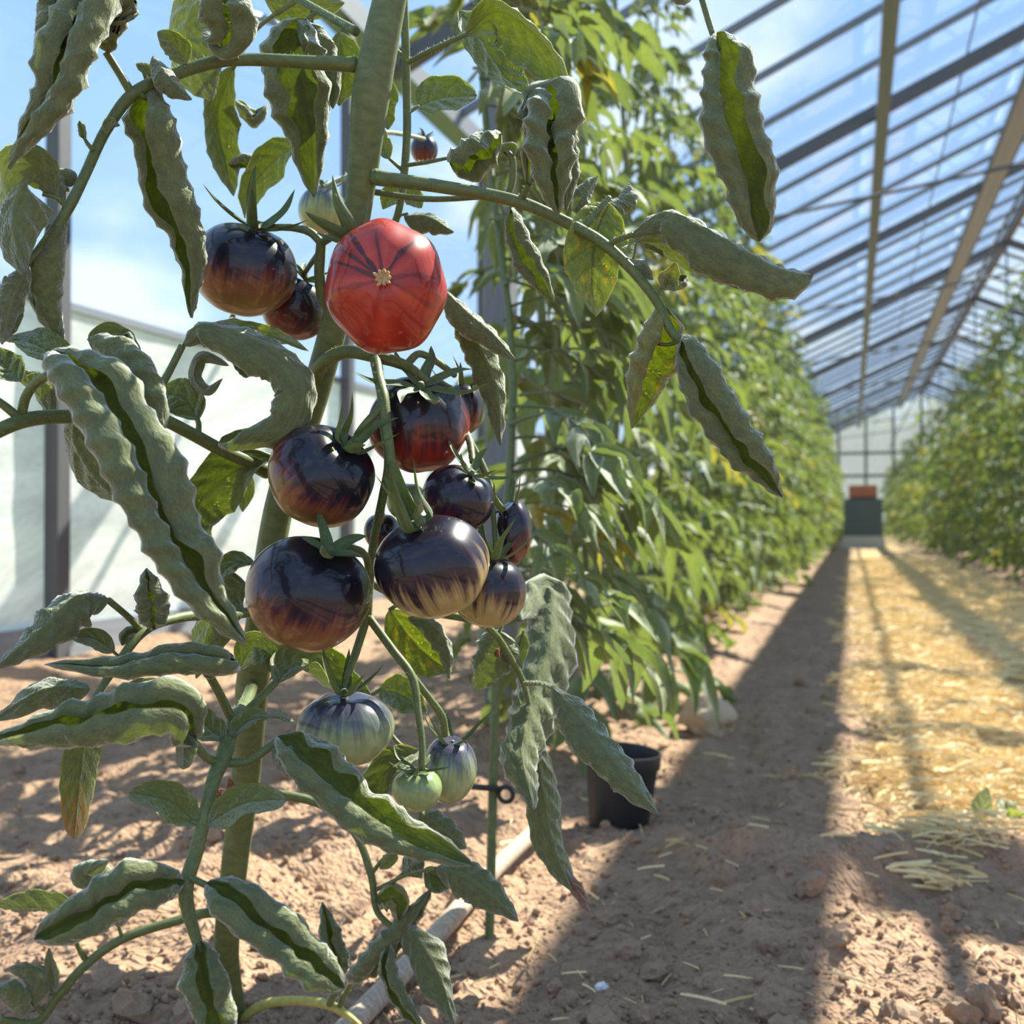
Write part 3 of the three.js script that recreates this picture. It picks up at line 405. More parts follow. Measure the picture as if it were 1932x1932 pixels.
// big leaf before the lower stem
leaf([[[[478, 1290, 0.632], [462, 1330, 0.58], [440, 1362, 0.50], [424, 1420, 0.468], [402, 1475, 0.455], [385, 1545, 0.448], [372, 1600, 0.445], [350, 1680, 0.44], [362, 1745, 0.437], [380, 1800, 0.435]], [11, 11, 12, 12, 10, 9, 9.5, 10, 8, 6]],
  [[[440, 1362, 0.50], [415, 1310, 0.49], [396, 1276, 0.48]], [9, 8, 7.5]], [[[440, 1365, 0.50], [475, 1332, 0.515], [520, 1288, 0.53]], [9, 8, 7]], [[[420, 1440, 0.466], [390, 1430, 0.455], [366, 1400, 0.45]], [9, 8, 7]], [[[424, 1440, 0.466], [470, 1436, 0.468], [505, 1412, 0.47], [528, 1395, 0.472]], [9, 8, 8, 8]], [[[380, 1560, 0.447], [376, 1556, 0.446], [360, 1548, 0.445]], [5, 5, 4]], [[[384, 1558, 0.447], [400, 1550, 0.446]], [5, 4]], [[[352, 1665, 0.44], [335, 1668, 0.437]], [7, 6]], [[[356, 1655, 0.44], [395, 1672, 0.437]], [7, 6]], [[[430, 1400, 0.47], [424, 1390, 0.474]], [4, 3]]], [
  [[[398, 1278, 0.48], [412, 1262, 0.474], [330, 1258, 0.468], [220, 1270, 0.462], [84, 1254, 0.458]], 70, 240, [[0.2, 0.6, 0.7], [0, 0.75, 0.6], [0, 0.8, 0.6]], 'leaf', { peak: 0.4, uneven: 0.1 }],
  [[[366, 1402, 0.45], [330, 1350, 0.444], [220, 1368, 0.436], [110, 1385, 0.432], [-20, 1400, 0.43]], 118, 217, [[0.2, 0.6, 0.7], [0, 0.65, 0.75], [0, 0.7, 0.7]], 'leaf', { peak: 0.4, uneven: 0.15, nl: 60 }],
  [[[350, 1375, 0.449], [348, 1410, 0.446], [346, 1452, 0.446]], 46, 40, [0.1, 0, -1], 'leaf', { nl: 24, nw: 12, tip: 0.4 }],
  [[[424, 1396, 0.474], [392, 1372, 0.476], [352, 1318, 0.478]], 54, 44, [0.3, 0.5, 0.8], 'leaf', {}],
  [[[436, 1392, 0.475], [470, 1360, 0.478], [512, 1352, 0.48]], 40, 72, [0, 0.7, 0.7], 'leaf', { nl: 24 }],
  [[[508, 1352, 0.50], [528, 1352, 0.505], [556, 1362, 0.51]], 22, 40, [0, 0.7, 0.7], 'leaf', { nl: 20, nw: 10 }],
  [[[520, 1290, 0.53], [560, 1255, 0.56], [640, 1285, 0.60], [700, 1310, 0.605]], 80, 70, [0, 0.4, 0.9], 'leaf', {}],
  [[[452, 1262, 0.57], [478, 1222, 0.565], [512, 1238, 0.56], [520, 1275, 0.56]], 64, 40, [0.1, 0.3, 1], 'leaf', {}],
  [[[372, 1556, 0.446], [322, 1512, 0.442], [242, 1496, 0.438]], 66, 40, [0, 0.55, 0.85], 'leaf', { tip: 0.45, quilt: 0.7 }],
  [[[390, 1556, 0.446], [460, 1516, 0.442], [540, 1508, 0.438]], 66, 40, [0, 0.55, 0.85], 'leaf', { tip: 0.45, quilt: 0.7 }],
  [[[346, 1660, 0.438], [270, 1670, 0.428], [170, 1718, 0.42], [64, 1772, 0.415]], 96, 236, [[0, 0.3, 1], [0.1, 0.35, 0.9], [0.1, 0.3, 0.9]], 'leaf', { peak: 0.45, tip: 0.6, uneven: 0.1 }],
  [[[388, 1668, 0.437], [450, 1715, 0.43], [540, 1785, 0.424], [600, 1835, 0.42], [650, 1866, 0.418]], 94, 225, [[0.3, 0.5, 0.75], [0.35, 0.45, 0.8]], 'leaf', { peak: 0.4, tip: 0.5 }],
  [[[376, 1775, 0.436], [385, 1840, 0.43], [408, 1910, 0.425], [440, 2000, 0.42]], 88, 209, [[0.3, 0.2, 0.9], [0.2, 0.2, 1]], 'leaf', { peak: 0.5 }],
  [[[520, 1392, 0.472], [575, 1450, 0.464], [660, 1530, 0.458], [760, 1590, 0.454], [892, 1634, 0.452]], 96, 213, [[0.4, 0.55, 0.7], [0.35, 0.55, 0.75], [0.2, 0.6, 0.75]], 'leaf', { peak: 0.38, tip: 0.6, uneven: 0.08, wave: 1.5, nl: 64 }],
  [[[540, 1385, 0.475], [600, 1440, 0.478], [650, 1490, 0.482], [690, 1560, 0.485]], 70, 186, [-0.3, 0.3, -0.9], 'leaf', {}],
  [[[514, 1412, 0.468], [540, 1442, 0.462], [580, 1462, 0.458]], 56, 40, [-0.2, 0.3, -1], 'leaf', { nl: 26, tip: 0.4 }],
]);
// stalk curving down over the soil on the wall side
leaf([[[[425, 1722, 0.722], [380, 1724, 0.71], [330, 1738, 0.70], [230, 1772, 0.69], [160, 1822, 0.685], [105, 1885, 0.68], [72, 1926, 0.675], [0, 1925, 0.66]], [9, 9, 8.5, 8.5, 8.5, 8.5, 8, 7]], [[[160, 1808, 0.685], [150, 1790, 0.68], [140, 1770, 0.675]], [6, 5, 4]], [[[230, 1766, 0.69], [224, 1748, 0.68]], [4, 3]], [[[104, 1880, 0.68], [94, 1862, 0.675]], [3, 3]], [[[85, 1915, 0.677], [60, 1890, 0.67]], [5, 4]]], [
  [[[140, 1768, 0.675], [95, 1716, 0.668], [40, 1712, 0.66], [-15, 1710, 0.655]], 84, 44, [0, 0.6, -0.7], 'leaf', {}],
  [[[96, 1862, 0.675], [75, 1840, 0.672], [42, 1830, 0.67]], 36, 34, [0.2, 0.5, 0.8], 'leaf', { nl: 22, nw: 12 }],
  [[[104, 1866, 0.675], [98, 1830, 0.674], [92, 1788, 0.673]], 24, 70, [0.3, 0, 1], 'leaf', { nl: 22, nw: 12 }],
  [[[66, 1900, 0.67], [48, 1850, 0.666], [12, 1828, 0.662]], 50, 208, [0.3, 0.5, -0.7], 'leaf', {}],
  [[[40, 1925, 0.668], [10, 1890, 0.66], [-25, 1870, 0.655]], 60, 186, [0.3, 0.6, -0.7], 'leaf', {}],
  [[[224, 1750, 0.68], [190, 1660, 0.665], [160, 1650, 0.66], [205, 1622, 0.655]], 50, 205, [-0.3, -0.3, -0.8], 'leaf', {}],
  [[[224, 1750, 0.68], [232, 1680, 0.67], [248, 1632, 0.665]], 30, 208, [0.3, 0, -1], 'leaf', { nl: 24, nw: 12 }],
]);
// yellowing stalk at the foot of the stem
leaf([[[[452, 1925, 0.80], [500, 1895, 0.77], [560, 1888, 0.75], [620, 1896, 0.735], [650, 1912, 0.73], [680, 1935, 0.725]], [9, 8.5, 8, 8, 7, 4]]], [
  [[[652, 1846, 0.668], [700, 1790, 0.66], [756, 1732, 0.654], [814, 1676, 0.65]], 70, 247, [[0.6, -0.5, 0.7], [0.6, -0.4, 0.7]], 'leaf', { quilt: 1.5, peak: 0.35, uneven: 0.1 }],
  [[[648, 1838, 0.67], [626, 1780, 0.668], [608, 1702, 0.665]], 48, 233, [0.3, 0, 0.9], 'leaf', { quilt: 1.2 }],
], M.stalkYellow);
leaf([[[[622, 1896, 0.735], [628, 1880, 0.72], [645, 1862, 0.70], [654, 1842, 0.668]], [7, 7, 6, 6]], [[[640, 1900, 0.732], [655, 1868, 0.72], [672, 1838, 0.70]], [5, 5, 4]]], []);
leaf([[[[470, 1500, 0.672], [545, 1502, 0.665], [610, 1520, 0.66], [668, 1570, 0.655], [700, 1650, 0.65], [712, 1720, 0.648], [742, 1752, 0.646]], [10, 9, 8, 7, 7, 6, 5]], [[[700, 1650, 0.65], [722, 1622, 0.648], [740, 1605, 0.646]], [4, 4, 3]], [[[706, 1680, 0.65], [740, 1665, 0.645], [760, 1648, 0.64]], [4, 4, 3]], [[[706, 1680, 0.65], [770, 1650, 0.635], [822, 1638, 0.62]], [4, 3, 3]]], [
  [[[822, 1638, 0.62], [870, 1650, 0.612], [920, 1682, 0.606], [978, 1738, 0.60]], 72, 190, [[0.2, -0.6, -0.7], [0.1, -0.6, -0.8]], 'leaf', { quilt: 1.1 }],
  [[[758, 1742, 0.645], [800, 1790, 0.638], [832, 1850, 0.632], [858, 1935, 0.628]], 72, 81, [[-0.3, -0.4, -0.8], [-0.4, -0.3, -0.8]], 'leaf', { quilt: 1.1 }],
  [[[738, 1778, 0.642], [742, 1830, 0.638], [770, 1890, 0.634], [810, 1950, 0.63]], 42, 209, [[-0.5, 0, 0.8], [-0.6, 0.1, 0.7]], 'leaf', { quilt: 1.6 }],
  [[[712, 1700, 0.648], [745, 1700, 0.646], [752, 1735, 0.645]], 46, 186, [0.3, 0.4, 0.7], 'leafYellow', {}],
  [[[740, 1605, 0.646], [735, 1620, 0.645], [716, 1640, 0.645]], 30, 40, [0.4, 0.2, 0.9], 'leafYellow', { nl: 20, nw: 10 }],
  [[[760, 1648, 0.64], [775, 1635, 0.638], [800, 1625, 0.636]], 50, 205, [0, -0.4, -0.8], 'leaf', { nl: 24 }],
  [[[800, 1640, 0.66], [835, 1660, 0.66], [870, 1640, 0.66]], 50, 70, [0, 0.3, 1], 'leaf', {}],
]);
// sunlit crinkled leaf under the fruit, towards the path
leaf([[[[700, 1100, 0.60], [800, 1150, 0.60], [900, 1172, 0.605], [932, 1195, 0.615], [965, 1245, 0.63], [988, 1290, 0.64], [1005, 1360, 0.635]], [8, 8, 8, 7.5, 7, 6, 5]], [[[965, 1240, 0.63], [980, 1225, 0.638], [988, 1190, 0.64]], [4, 4, 3]], [[[988, 1290, 0.64], [1020, 1290, 0.60], [1046, 1298, 0.55]], [5, 4, 4]], [[[925, 1185, 0.612], [945, 1180, 0.62], [940, 1195, 0.63]], [4, 4, 3]], [[[760, 1135, 0.60], [735, 1150, 0.605]], [4, 4]]], [
  [[[985, 1170, 0.68], [1032, 1108, 0.72], [1042, 1190, 0.685], [1010, 1310, 0.645], [985, 1420, 0.61], [1008, 1532, 0.575]], 100, 208, [[0.1, 0.2, -1], [0, -0.6, -0.8], [0, -0.7, -0.7], [0, -0.6, -0.8]], 'leaf', { quilt: 2.1, peak: 0.45 }],
  [[[1050, 1195, 0.70], [1052, 1250, 0.68], [1035, 1330, 0.65]], 44, 205, [-0.3, 0, -1], 'leaf', { quilt: 2.1 }],
  [[[1008, 1362, 0.635], [1022, 1480, 0.625], [1045, 1600, 0.615], [1078, 1680, 0.61]], 64, 70, [[-0.2, 0, -1], [-0.3, 0.1, -1]], 'leaf', { quilt: 1.1, tip: 0.6 }],
  [[[1062, 1640, 0.615], [1085, 1675, 0.61], [1116, 1724, 0.608]], 26, 40, [-0.4, 0.3, -0.9], 'leafBrown', { nl: 24, nw: 10, label: 'withered brown leaf tip' }],
  [[[1042, 1296, 0.55], [1100, 1360, 0.535], [1170, 1450, 0.515], [1244, 1538, 0.508]], 80, 199, [[-0.2, -0.4, -0.9], [-0.3, -0.3, -0.9]], 'leaf', { quilt: 1.2, peak: 0.4 }],
  [[[942, 1190, 0.63], [925, 1240, 0.632], [895, 1305, 0.634]], 84, 199, [0.4, 0.2, -0.9], 'leaf', { quilt: 1.3 }],
  [[[735, 1150, 0.605], [770, 1200, 0.606], [810, 1240, 0.608], [852, 1268, 0.61]], 92, 42, [[-0.3, 0.3, 0.9], [-0.3, 0.4, 0.8]], 'leafYellow', {}],
  [[[770, 1165, 0.598], [815, 1180, 0.595], [845, 1225, 0.597], [848, 1280, 0.60]], 40, 205, [-0.5, -0.3, -0.7], 'leaf', { quilt: 1.3 }],
  [[[988, 1195, 0.64], [978, 1222, 0.64], [985, 1255, 0.642]], 34, 70, [0.3, 0.2, 0.9], 'leaf', { nl: 20, nw: 10 }],
]);
leaf([[[[495, 1160, 0.628], [560, 1230, 0.64], [690, 1310, 0.64], [720, 1300, 0.63]], [7, 6, 5, 4]], [[[690, 1310, 0.64], [750, 1400, 0.64], [790, 1420, 0.62]], [4, 4, 3]]], [
  [[[716, 1300, 0.63], [760, 1312, 0.62], [805, 1345, 0.61]], 66, 44, [0, 0.4, 0.9], 'leaf', {}],
  [[[790, 1415, 0.62], [745, 1440, 0.61], [695, 1490, 0.605], [680, 1500, 0.60]], 62, 46, [0.3, 0.5, 0.8], 'leaf', {}],
  [[[745, 1450, 0.62], [720, 1480, 0.62], [715, 1530, 0.62]], 60, 186, [-0.3, 0.4, -0.8], 'leaf', {}],
  [[[790, 1530, 0.625], [830, 1560, 0.62], [880, 1600, 0.615]], 60, 186, [0, -0.5, -0.7], 'leaf', {}],
]);
// the fruit stalks
const truss = (list) => mesh('truss_stalk', stalkGeo(list), M.stalk, plant);
truss([[[[592, 735, 0.603], [605, 690, 0.585], [650, 664, 0.572], [705, 672, 0.567], [765, 690, 0.566], [808, 722, 0.562]], [14, 13, 12.5, 12, 10, 7]],
  [[[708, 672, 0.567], [714, 710, 0.555], [722, 745, 0.545], [727, 800, 0.54], [735, 872, 0.537], [722, 940, 0.545], [704, 1030, 0.56], [697, 1110, 0.566], [694, 1168, 0.565]], [12, 10, 11, 11, 10, 8, 8, 8, 8]],
  [[[726, 758, 0.543], [706, 782, 0.54], [684, 806, 0.538], [672, 822, 0.54]], [8, 8, 7, 6]], [[[735, 872, 0.537], [752, 908, 0.528], [772, 945, 0.522], [784, 975, 0.517]], [9, 8, 8, 7]],
  [[[697, 1090, 0.566], [690, 1050, 0.553], [665, 1035, 0.535], [640, 1040, 0.525]], [7, 7, 7, 6]],
  [[[694, 1160, 0.565], [672, 1230, 0.56], [652, 1290, 0.555], [648, 1322, 0.552]], [8, 8, 7, 7]], [[[696, 1165, 0.565], [740, 1225, 0.56], [778, 1278, 0.555], [788, 1340, 0.551], [796, 1400, 0.548], [796, 1452, 0.546]], [8, 8, 8, 7, 6, 7]],
  [[[778, 1276, 0.556], [812, 1320, 0.562], [834, 1352, 0.567], [840, 1388, 0.57]], [7, 7, 8, 7]],
  [[[765, 690, 0.566], [790, 668, 0.572], [820, 680, 0.58], [858, 708, 0.598]], [8, 7, 7, 6]], [[[800, 715, 0.575], [862, 790, 0.59], [885, 830, 0.575], [892, 872, 0.562]], [7, 7, 7, 6]], [[[885, 830, 0.575], [915, 890, 0.575], [930, 935, 0.575], [950, 962, 0.577]], [7, 7, 6, 5]], [[[925, 915, 0.575], [932, 990, 0.57], [935, 1045, 0.562]], [5, 5, 5]], [[[735, 880, 0.537], [745, 915, 0.57], [760, 925, 0.585]], [5, 4, 4]], [[[722, 940, 0.545], [722, 965, 0.57], [720, 985, 0.59]], [5, 4, 4]]]);
truss([[[[640, 590, 0.592], [612, 570, 0.585], [603, 520, 0.578], [606, 455, 0.57]], [12, 10, 10, 9]], [[[606, 458, 0.57], [585, 438, 0.568], [555, 430, 0.568], [515, 428, 0.572], [484, 420, 0.576]], [8, 8, 7, 6, 5]], [[[606, 458, 0.57], [632, 442, 0.562], [655, 428, 0.556], [668, 440, 0.553]], [8, 8, 7, 6]], [[[600, 480, 0.574], [585, 500, 0.59], [572, 520, 0.605]], [6, 5, 5]]]);
truss([[[[668, 330, 0.57], [640, 340, 0.65], [615, 352, 0.72]], [6, 5, 5]], [[[672, 260, 0.56], [735, 250, 0.66], [800, 262, 0.74]], [6, 5, 5]]]);
// dried flowers left on the stem
for (const [x, y, d, s] of [[414, 1490, 0.62, 24], [432, 1470, 0.64, 16], [516, 1268, 0.55, 14], [940, 1225, 0.575, 12]]) {
  const g = []; const r = rng(x); for (let k = 0; k < 7; k++) { const a = P(x, y, d), b = a.clone().addScaledVector(camR, px((r() - 0.5) * s * 1.2, d)).addScaledVector(camU, px(-r() * s * 1.6, d)).addScaledVector(camB, px((r() - 0.5) * s, d)); g.push(tube([a, a.clone().lerp(b, 0.5).addScaledVector(camR, px((r() - 0.5) * 6, d)), b], [px(2.5, d), px(2.6, d), px(0.6, d)], 5, 6)); }
  mesh('dried_flower', mergeGeometries(g), M.driedRed, plant);
}
{ // fine hairs along stem and stalks
  const r = rng(31), list = []; for (const [pts, rad] of stalks) { const c = new THREE.CatmullRomCurve3(pts, false, 'centripetal'), n = Math.round(c.getLength() * 3600); for (let k = 0; k < n; k++) list.push([c, rad, r()]); }
  const g = new THREE.ConeGeometry(1, 1, 3, 1, true); g.translate(0, 0.5, 0);
  const im = new THREE.InstancedMesh(g, M.hair, list.length), m = new THREE.Matrix4(), q = new THREE.Quaternion();
  list.forEach(([c, rad, t], i) => {
    const p = c.getPoint(t), T = c.getTangent(t), d = V(r() - 0.5, r() - 0.5, r() - 0.5); d.addScaledVector(T, -d.dot(T)).normalize(); p.addScaledVector(d, sampleR(rad, t) * 0.97);
    d.addScaledVector(T, (r() - 0.5) * 0.7).normalize(); q.setFromUnitVectors(V(0, 1, 0), d); m.compose(p, q, V(0.00007, 0.0007 + 0.0016 * r() * r(), 0.00007)); im.setMatrixAt(i, m);
  });
  im.name = 'stem_hair'; im.userData.kind = 'stuff'; plant.add(im);
}

// ------------------------------------------------------------------ tomatoes
// skin colours by angle from the stalk end (v = 0) to the blossom end (v = 1), with streaks that run from pole to pole
function skin(stops, seed, streak = 0.1, speck = 0.04) {
  return dataTex(512, 256, (u, v) => {
    const a = u * Math.PI * 2, cx = Math.cos(a), cy = Math.sin(a);
    const q = v + streak * (0.9 * n3(cx * 5 + seed, cy * 5, v * 1.6) + 0.5 * n3(cx * 15, cy * 15 + seed, v * 2.2) + 0.25 * n3(cx * 34 + seed, cy * 34, v * 4)) + 0.05 * n3(cx * 1.2 + seed * 2, cy * 1.2, v);
    let c = stops[stops.length - 1][1]; for (let i = 0; i < stops.length - 1; i++) if (q <= stops[i + 1][0]) { const t = clamp((q - stops[i][0]) / (stops[i + 1][0] - stops[i][0]), 0, 1); c = mix3(stops[i][1], stops[i + 1][1], t); break; }
    const m = 1 + 0.06 * n3(cx * 3, cy * 3 + seed, v * 6) + speck * n3(cx * 60, cy * 60, v * 90);
    const dot = n3(cx * 48 + seed, cy * 48, v * 62) > 0.86 ? 0.05 : 0;
    return c.map((k) => k * m + dot);
  });
}
const black = [0.11, 0.10, 0.13], plum = [0.24, 0.13, 0.18], redbrown = [0.45, 0.27, 0.20], ochre = [0.52, 0.40, 0.22], cream = [0.66, 0.58, 0.38], greenish = [0.55, 0.60, 0.42], red = [0.70, 0.22, 0.15];
const T = {};
T.dusk = skin([[0, black], [0.36, black], [0.44, plum], [0.52, redbrown], [0.68, ochre], [1, [0.52, 0.46, 0.26]]], 1, 0.06);
T.night = skin([[0, black], [0.46, [0.13, 0.11, 0.15]], [0.56, plum], [0.68, [0.42, 0.2, 0.18]], [1, [0.52, 0.36, 0.24]]], 2, 0.08);
T.ember = skin([[0, [0.13, 0.12, 0.13]], [0.3, [0.15, 0.12, 0.14]], [0.42, [0.33, 0.14, 0.15]], [0.54, [0.55, 0.2, 0.15]], [1, [0.62, 0.18, 0.12]]], 3, 0.08);
T.sand = skin([[0, black], [0.42, [0.14, 0.11, 0.14]], [0.48, [0.24, 0.16, 0.19]], [0.53, [0.46, 0.38, 0.27]], [0.66, cream], [1, [0.64, 0.56, 0.36]]], 4, 0.11);
T.moss = skin([[0, [0.2, 0.2, 0.25]], [0.2, [0.24, 0.24, 0.3]], [0.34, [0.36, 0.38, 0.36]], [0.5, greenish], [0.8, [0.62, 0.62, 0.42]], [1, [0.68, 0.55, 0.38]]], 5, 0.1);
T.green = skin([[0, [0.36, 0.42, 0.28]], [0.3, [0.5, 0.56, 0.36]], [0.7, [0.58, 0.62, 0.4]], [1, [0.66, 0.6, 0.42]]], 6, 0.1);
T.red = dataTex(512, 256, (u, v) => { // dark ribs run up from the scar (v = 1) over the sun-tanned side
  const a = u * Math.PI * 2, cx = Math.cos(a), cy = Math.sin(a); let c = mix3([0.54, 0.12, 0.085], [0.70, 0.24, 0.165], 0.5 + 0.5 * n3(cx * 1.6, cy * 1.6, v * 2)); let line = 0;
  [[0.0825, 0.56, 1], [0.205, 0.7, 0.75], [0.294, 0.55, 1], [0.344, 0.6, 0.8], [0.385, 0.6, 0.85], [0.957, 0.6, 0.45], [0.882, 0.62, 0.35], [0.474, 0.66, 0.3]].forEach(([p, len, k]) => { let d = Math.abs(u + 0.012 * n2(v * 2.2, p * 20) - p); d = Math.min(d, 1 - d); const w = 0.0045 + 0.003 * n2(v * 7, p * 9); line = Math.max(line, k * smooth(w * 1.6 - d * Math.sin(Math.PI * clamp(v, 0.05, 0.95)) , 0, w) * smooth(v, len, len + 0.1) * (0.85 + 0.2 * n2(v * 8, p * 30))); });
  return mix3(c, [0.22, 0.09, 0.08], clamp(line, 0, 0.9)).map((k) => k * (1 + 0.04 * n3(cx * 50, cy * 50, v * 80)));
});
const skinMat = {};
for (const k in T) skinMat[k] = new THREE.MeshPhysicalMaterial({ map: T[k], roughness: k === 'red' ? 0.36 : 0.3, clearcoat: 0.45, clearcoatRoughness: 0.08, specularIntensity: 0.45 });

function tomato(x, y, d, rx, ry, axis, type, label, o = {}) {
  const { lobes = 5, depth = 0.05, dimple = 0.16, spin = 0, sepals = 5, sepalLen = 1, rise = 0.5, calyxAxis, close = 1, scar = true, group = 'tomatoes on the front plant', calyx = true } = o;
  const A = D(axis), R = px((rx + ry) / 2, d), turn = new THREE.Quaternion().setFromUnitVectors(V(0, 1, 0), A), c = P(x, y, d);
  const g = grid(72, 48, (u, v) => {
    const ph = v * Math.PI, az = u * Math.PI * 2, lob = 1 - depth * (0.5 + 0.5 * Math.cos(az * lobes + spin + 0.6 * Math.sin(az))) * (0.35 + 0.65 * Math.sin(ph * 0.5 + 0.2) * (1 - v * 0.7));
    const r = 1 * lob * (1 + 0.02 * n3(Math.cos(az) + spin, Math.sin(az), v * 2)), s = Math.sin(ph), yy = Math.cos(ph) * 0.93 - dimple * Math.exp(-((ph / 0.42) ** 2)) + 0.05 * Math.exp(-(((Math.PI - ph) / 0.3) ** 2));
    return V(Math.cos(az) * s * r, yy, Math.sin(az) * s * r);
  }, true);
  g.scale(R, R, R); g.applyQuaternion(turn);
  { // match the outline as it shows: stretch along the frame's own right and up
    const p = g.attributes.position, sx = px(rx, d) / R, sy = px(ry, d) / R; for (let i = 0; i < p.count; i++) { const v = V().fromBufferAttribute(p, i), a = v.dot(camR), b = v.dot(camU); v.addScaledVector(camR, a * (sx - 1)).addScaledVector(camU, b * (sy - 1)); p.setXYZ(i, v.x, v.y, v.z); } g.computeVertexNormals();
    const n = g.attributes.normal; for (let j = 0; j <= 48; j++) { const a = j * 73, b = a + 72, v = V(n.getX(a) + n.getX(b), n.getY(a) + n.getY(b), n.getZ(a) + n.getZ(b)).normalize(); n.setXYZ(a, v.x, v.y, v.z); n.setXYZ(b, v.x, v.y, v.z); }
  }
  const t = mesh('tomato', g, skinMat[type]); t.position.copy(c); top(t, 'tomato', label, 'tomato', group);
  const r = rng(Math.round(x * 7 + y));
  if (calyx) {
    const CA = calyxAxis ? D(calyxAxis) : A, q = new THREE.Quaternion().setFromUnitVectors(V(0, 1, 0), CA), k = calyxAxis ? 0.93 : 0.77, S = R * 0.47 * sepalLen;
    const at = (v) => v.applyQuaternion(q);
    const hub = tube([V(0, R * k, 0), V(0, R * (k + 0.07), 0), V(0, R * (k + 0.16), 0)].map(at), [R * 0.1, R * 0.085, R * 0.05], 8, 6);
    const cal = mesh('calyx', hub, M.sepal, t);
    for (let s = 0; s < sepals; s++) {
      const az = (s + 0.4 * r()) / sepals * Math.PI * 2 + spin, out = V(Math.cos(az), 0, Math.sin(az)), L = S * (1.4 + 0.8 * r()), up = rise * (0.5 + r());
      const pts = [V(0, R * (k + 0.03), 0).addScaledVector(out, R * 0.05), V(0, R * (k + 0.12), 0).addScaledVector(out, L * 0.35), V(0, R * (k + 0.14) + L * 0.35 * up, 0).addScaledVector(out, L * 0.72 * close), V(0, R * (k + 0.1) + L * (0.75 * up + 0.25 * (r() - 0.3)), 0).addScaledVector(out, L * 0.98 * close).addScaledVector(V(-out.z, 0, out.x), (r() - 0.5) * L * 0.45)].map(at);
      mesh('sepal', blade(pts, R * 0.23, 1.0, V(0, 1, 0).addScaledVector(out, -0.5).applyQuaternion(q), { nl: 16, nw: 6, quilt: 0.2, wave: 0.5, peak: 0.3, seed: x + s }), M.sepal, cal);
    }
  }
  if (scar) {
    const big = o.scarAxis, B = big ? D(big) : A.clone().negate(), e = B.clone(), gs = [], e1 = V(0, 1, 0).cross(e).normalize(), e2 = e.clone().cross(e1), L = big ? 0.12 : 0.05;
    for (let s = 0; s < 9; s++) { const az = s * 0.7, o1 = e1.clone().multiplyScalar(Math.cos(az)).addScaledVector(e2, Math.sin(az)), base = e.clone().multiplyScalar(R * (big ? 0.955 : 0.93)); gs.push(tube([base, base.clone().addScaledVector(o1, R * L * 0.7).addScaledVector(e, R * L * 0.6), base.clone().addScaledVector(o1, R * L * (0.8 + 0.5 * r())).addScaledVector(e, R * L * (0.9 + r()))], [R * L * 0.3, R * L * 0.32, R * L * 0.1], 5, 5)); }
    mesh('blossom_scar', mergeGeometries(gs), M.driedFlower, t);
  }
  return t;
}
tomato(461, 508, 0.572, 99, 95, [0.32, 0.85, 0.35], 'dusk', 'round black tomato with olive brown underside beside the red tomato', { depth: 0.03, spin: 1, rise: 0.9, sepalLen: 1.1 });
tomato(556, 580, 0.61, 66, 66, [0.4, 0.85, 0.1], 'night', 'small dark purple tomato half hidden behind the black and red tomatoes', { scar: false });
tomato(728, 542, 0.52, 116, 127, [-0.07, 0.08, -0.99], 'red', 'ripe red tomato with dark radiating lines and a pale scar', { depth: 0.07, lobes: 7, dimple: 0.05, calyxAxis: [-0.52, 0.8, -0.2], rise: 1.1, sepalLen: 0.8, scarAxis: [0.08, -0.08, 0.99], spin: 0.6 });
tomato(790, 800, 0.572, 98, 98, [0.1, 0.78, 0.6], 'ember', 'dark tomato with a red base and a broad green star calyx', { depth: 0.1, lobes: 6, spin: 0.7, rise: 0.25, sepalLen: 1.4, sepals: 7 });
tomato(872, 772, 0.615, 40, 54, [0, 0.95, -0.1], 'night', 'narrow dark plum tomato peeping out behind the red-based one', { rise: 1.1, sepalLen: 1.6 });
tomato(607, 898, 0.54, 103, 101, [0.62, 0.62, 0.42], 'dusk', 'black tomato with orange brown base, upper one beside the stem', { depth: 0.05, spin: 2, rise: 1.0, sepalLen: 1.05, close: 0.75 });
tomato(864, 942, 0.552, 70, 70, [0.42, 0.75, 0.3], 'night', 'glossy black tomato wedged above the largest purple shouldered tomato', { spin: 0.4, rise: 0.7, sepalLen: 1.3 });
tomato(968, 1003, 0.578, 38, 67, [-0.35, 0.9, 0.2], 'night', 'narrow black tomato at the outer edge of the cluster, on the path side', { depth: 0.1, spin: 1.2, rise: 0.9, sepalLen: 1.3 });
tomato(815, 1068, 0.512, 111, 105, [-0.3, 0.82, 0.42], 'sand', 'large purple black tomato with tan underside in the middle of the cluster', { depth: 0.07, spin: 0.2, rise: 1.5, sepalLen: 1.05, sepals: 6, close: 0.42 });
tomato(922, 1114, 0.556, 73, 76, [0.12, 0.95, 0.12], 'sand', 'smaller tan tomato with black shoulders behind the large purple black one', { spin: 2.2, rise: 1.0, sepalLen: 1.2 });
tomato(582, 1119, 0.522, 120, 115, [0.45, 0.78, 0.38], 'dusk', 'largest black tomato with brown base, lowest beside the stem', { depth: 0.045, spin: 0.9, rise: 0.4, sepalLen: 0.8 });
tomato(766, 945, 0.592, 38, 40, [0, 0.95, 0.1], 'green', 'pale green tomato glimpsed between the black tomatoes', { scar: false, calyx: false });
tomato(720, 1003, 0.60, 34, 40, [0, 0.95, 0.1], 'night', 'little black tomato in the gap at the heart of the cluster', { scar: false, calyx: false });
tomato(652, 1374, 0.552, 92, 76, [0, 0.97, 0.2], 'moss', 'unripe green tomato with grey purple streaked shoulders under the cluster', { depth: 0.05, spin: 0.5, rise: 1.6, sepalLen: 0.95, lobes: 6 });
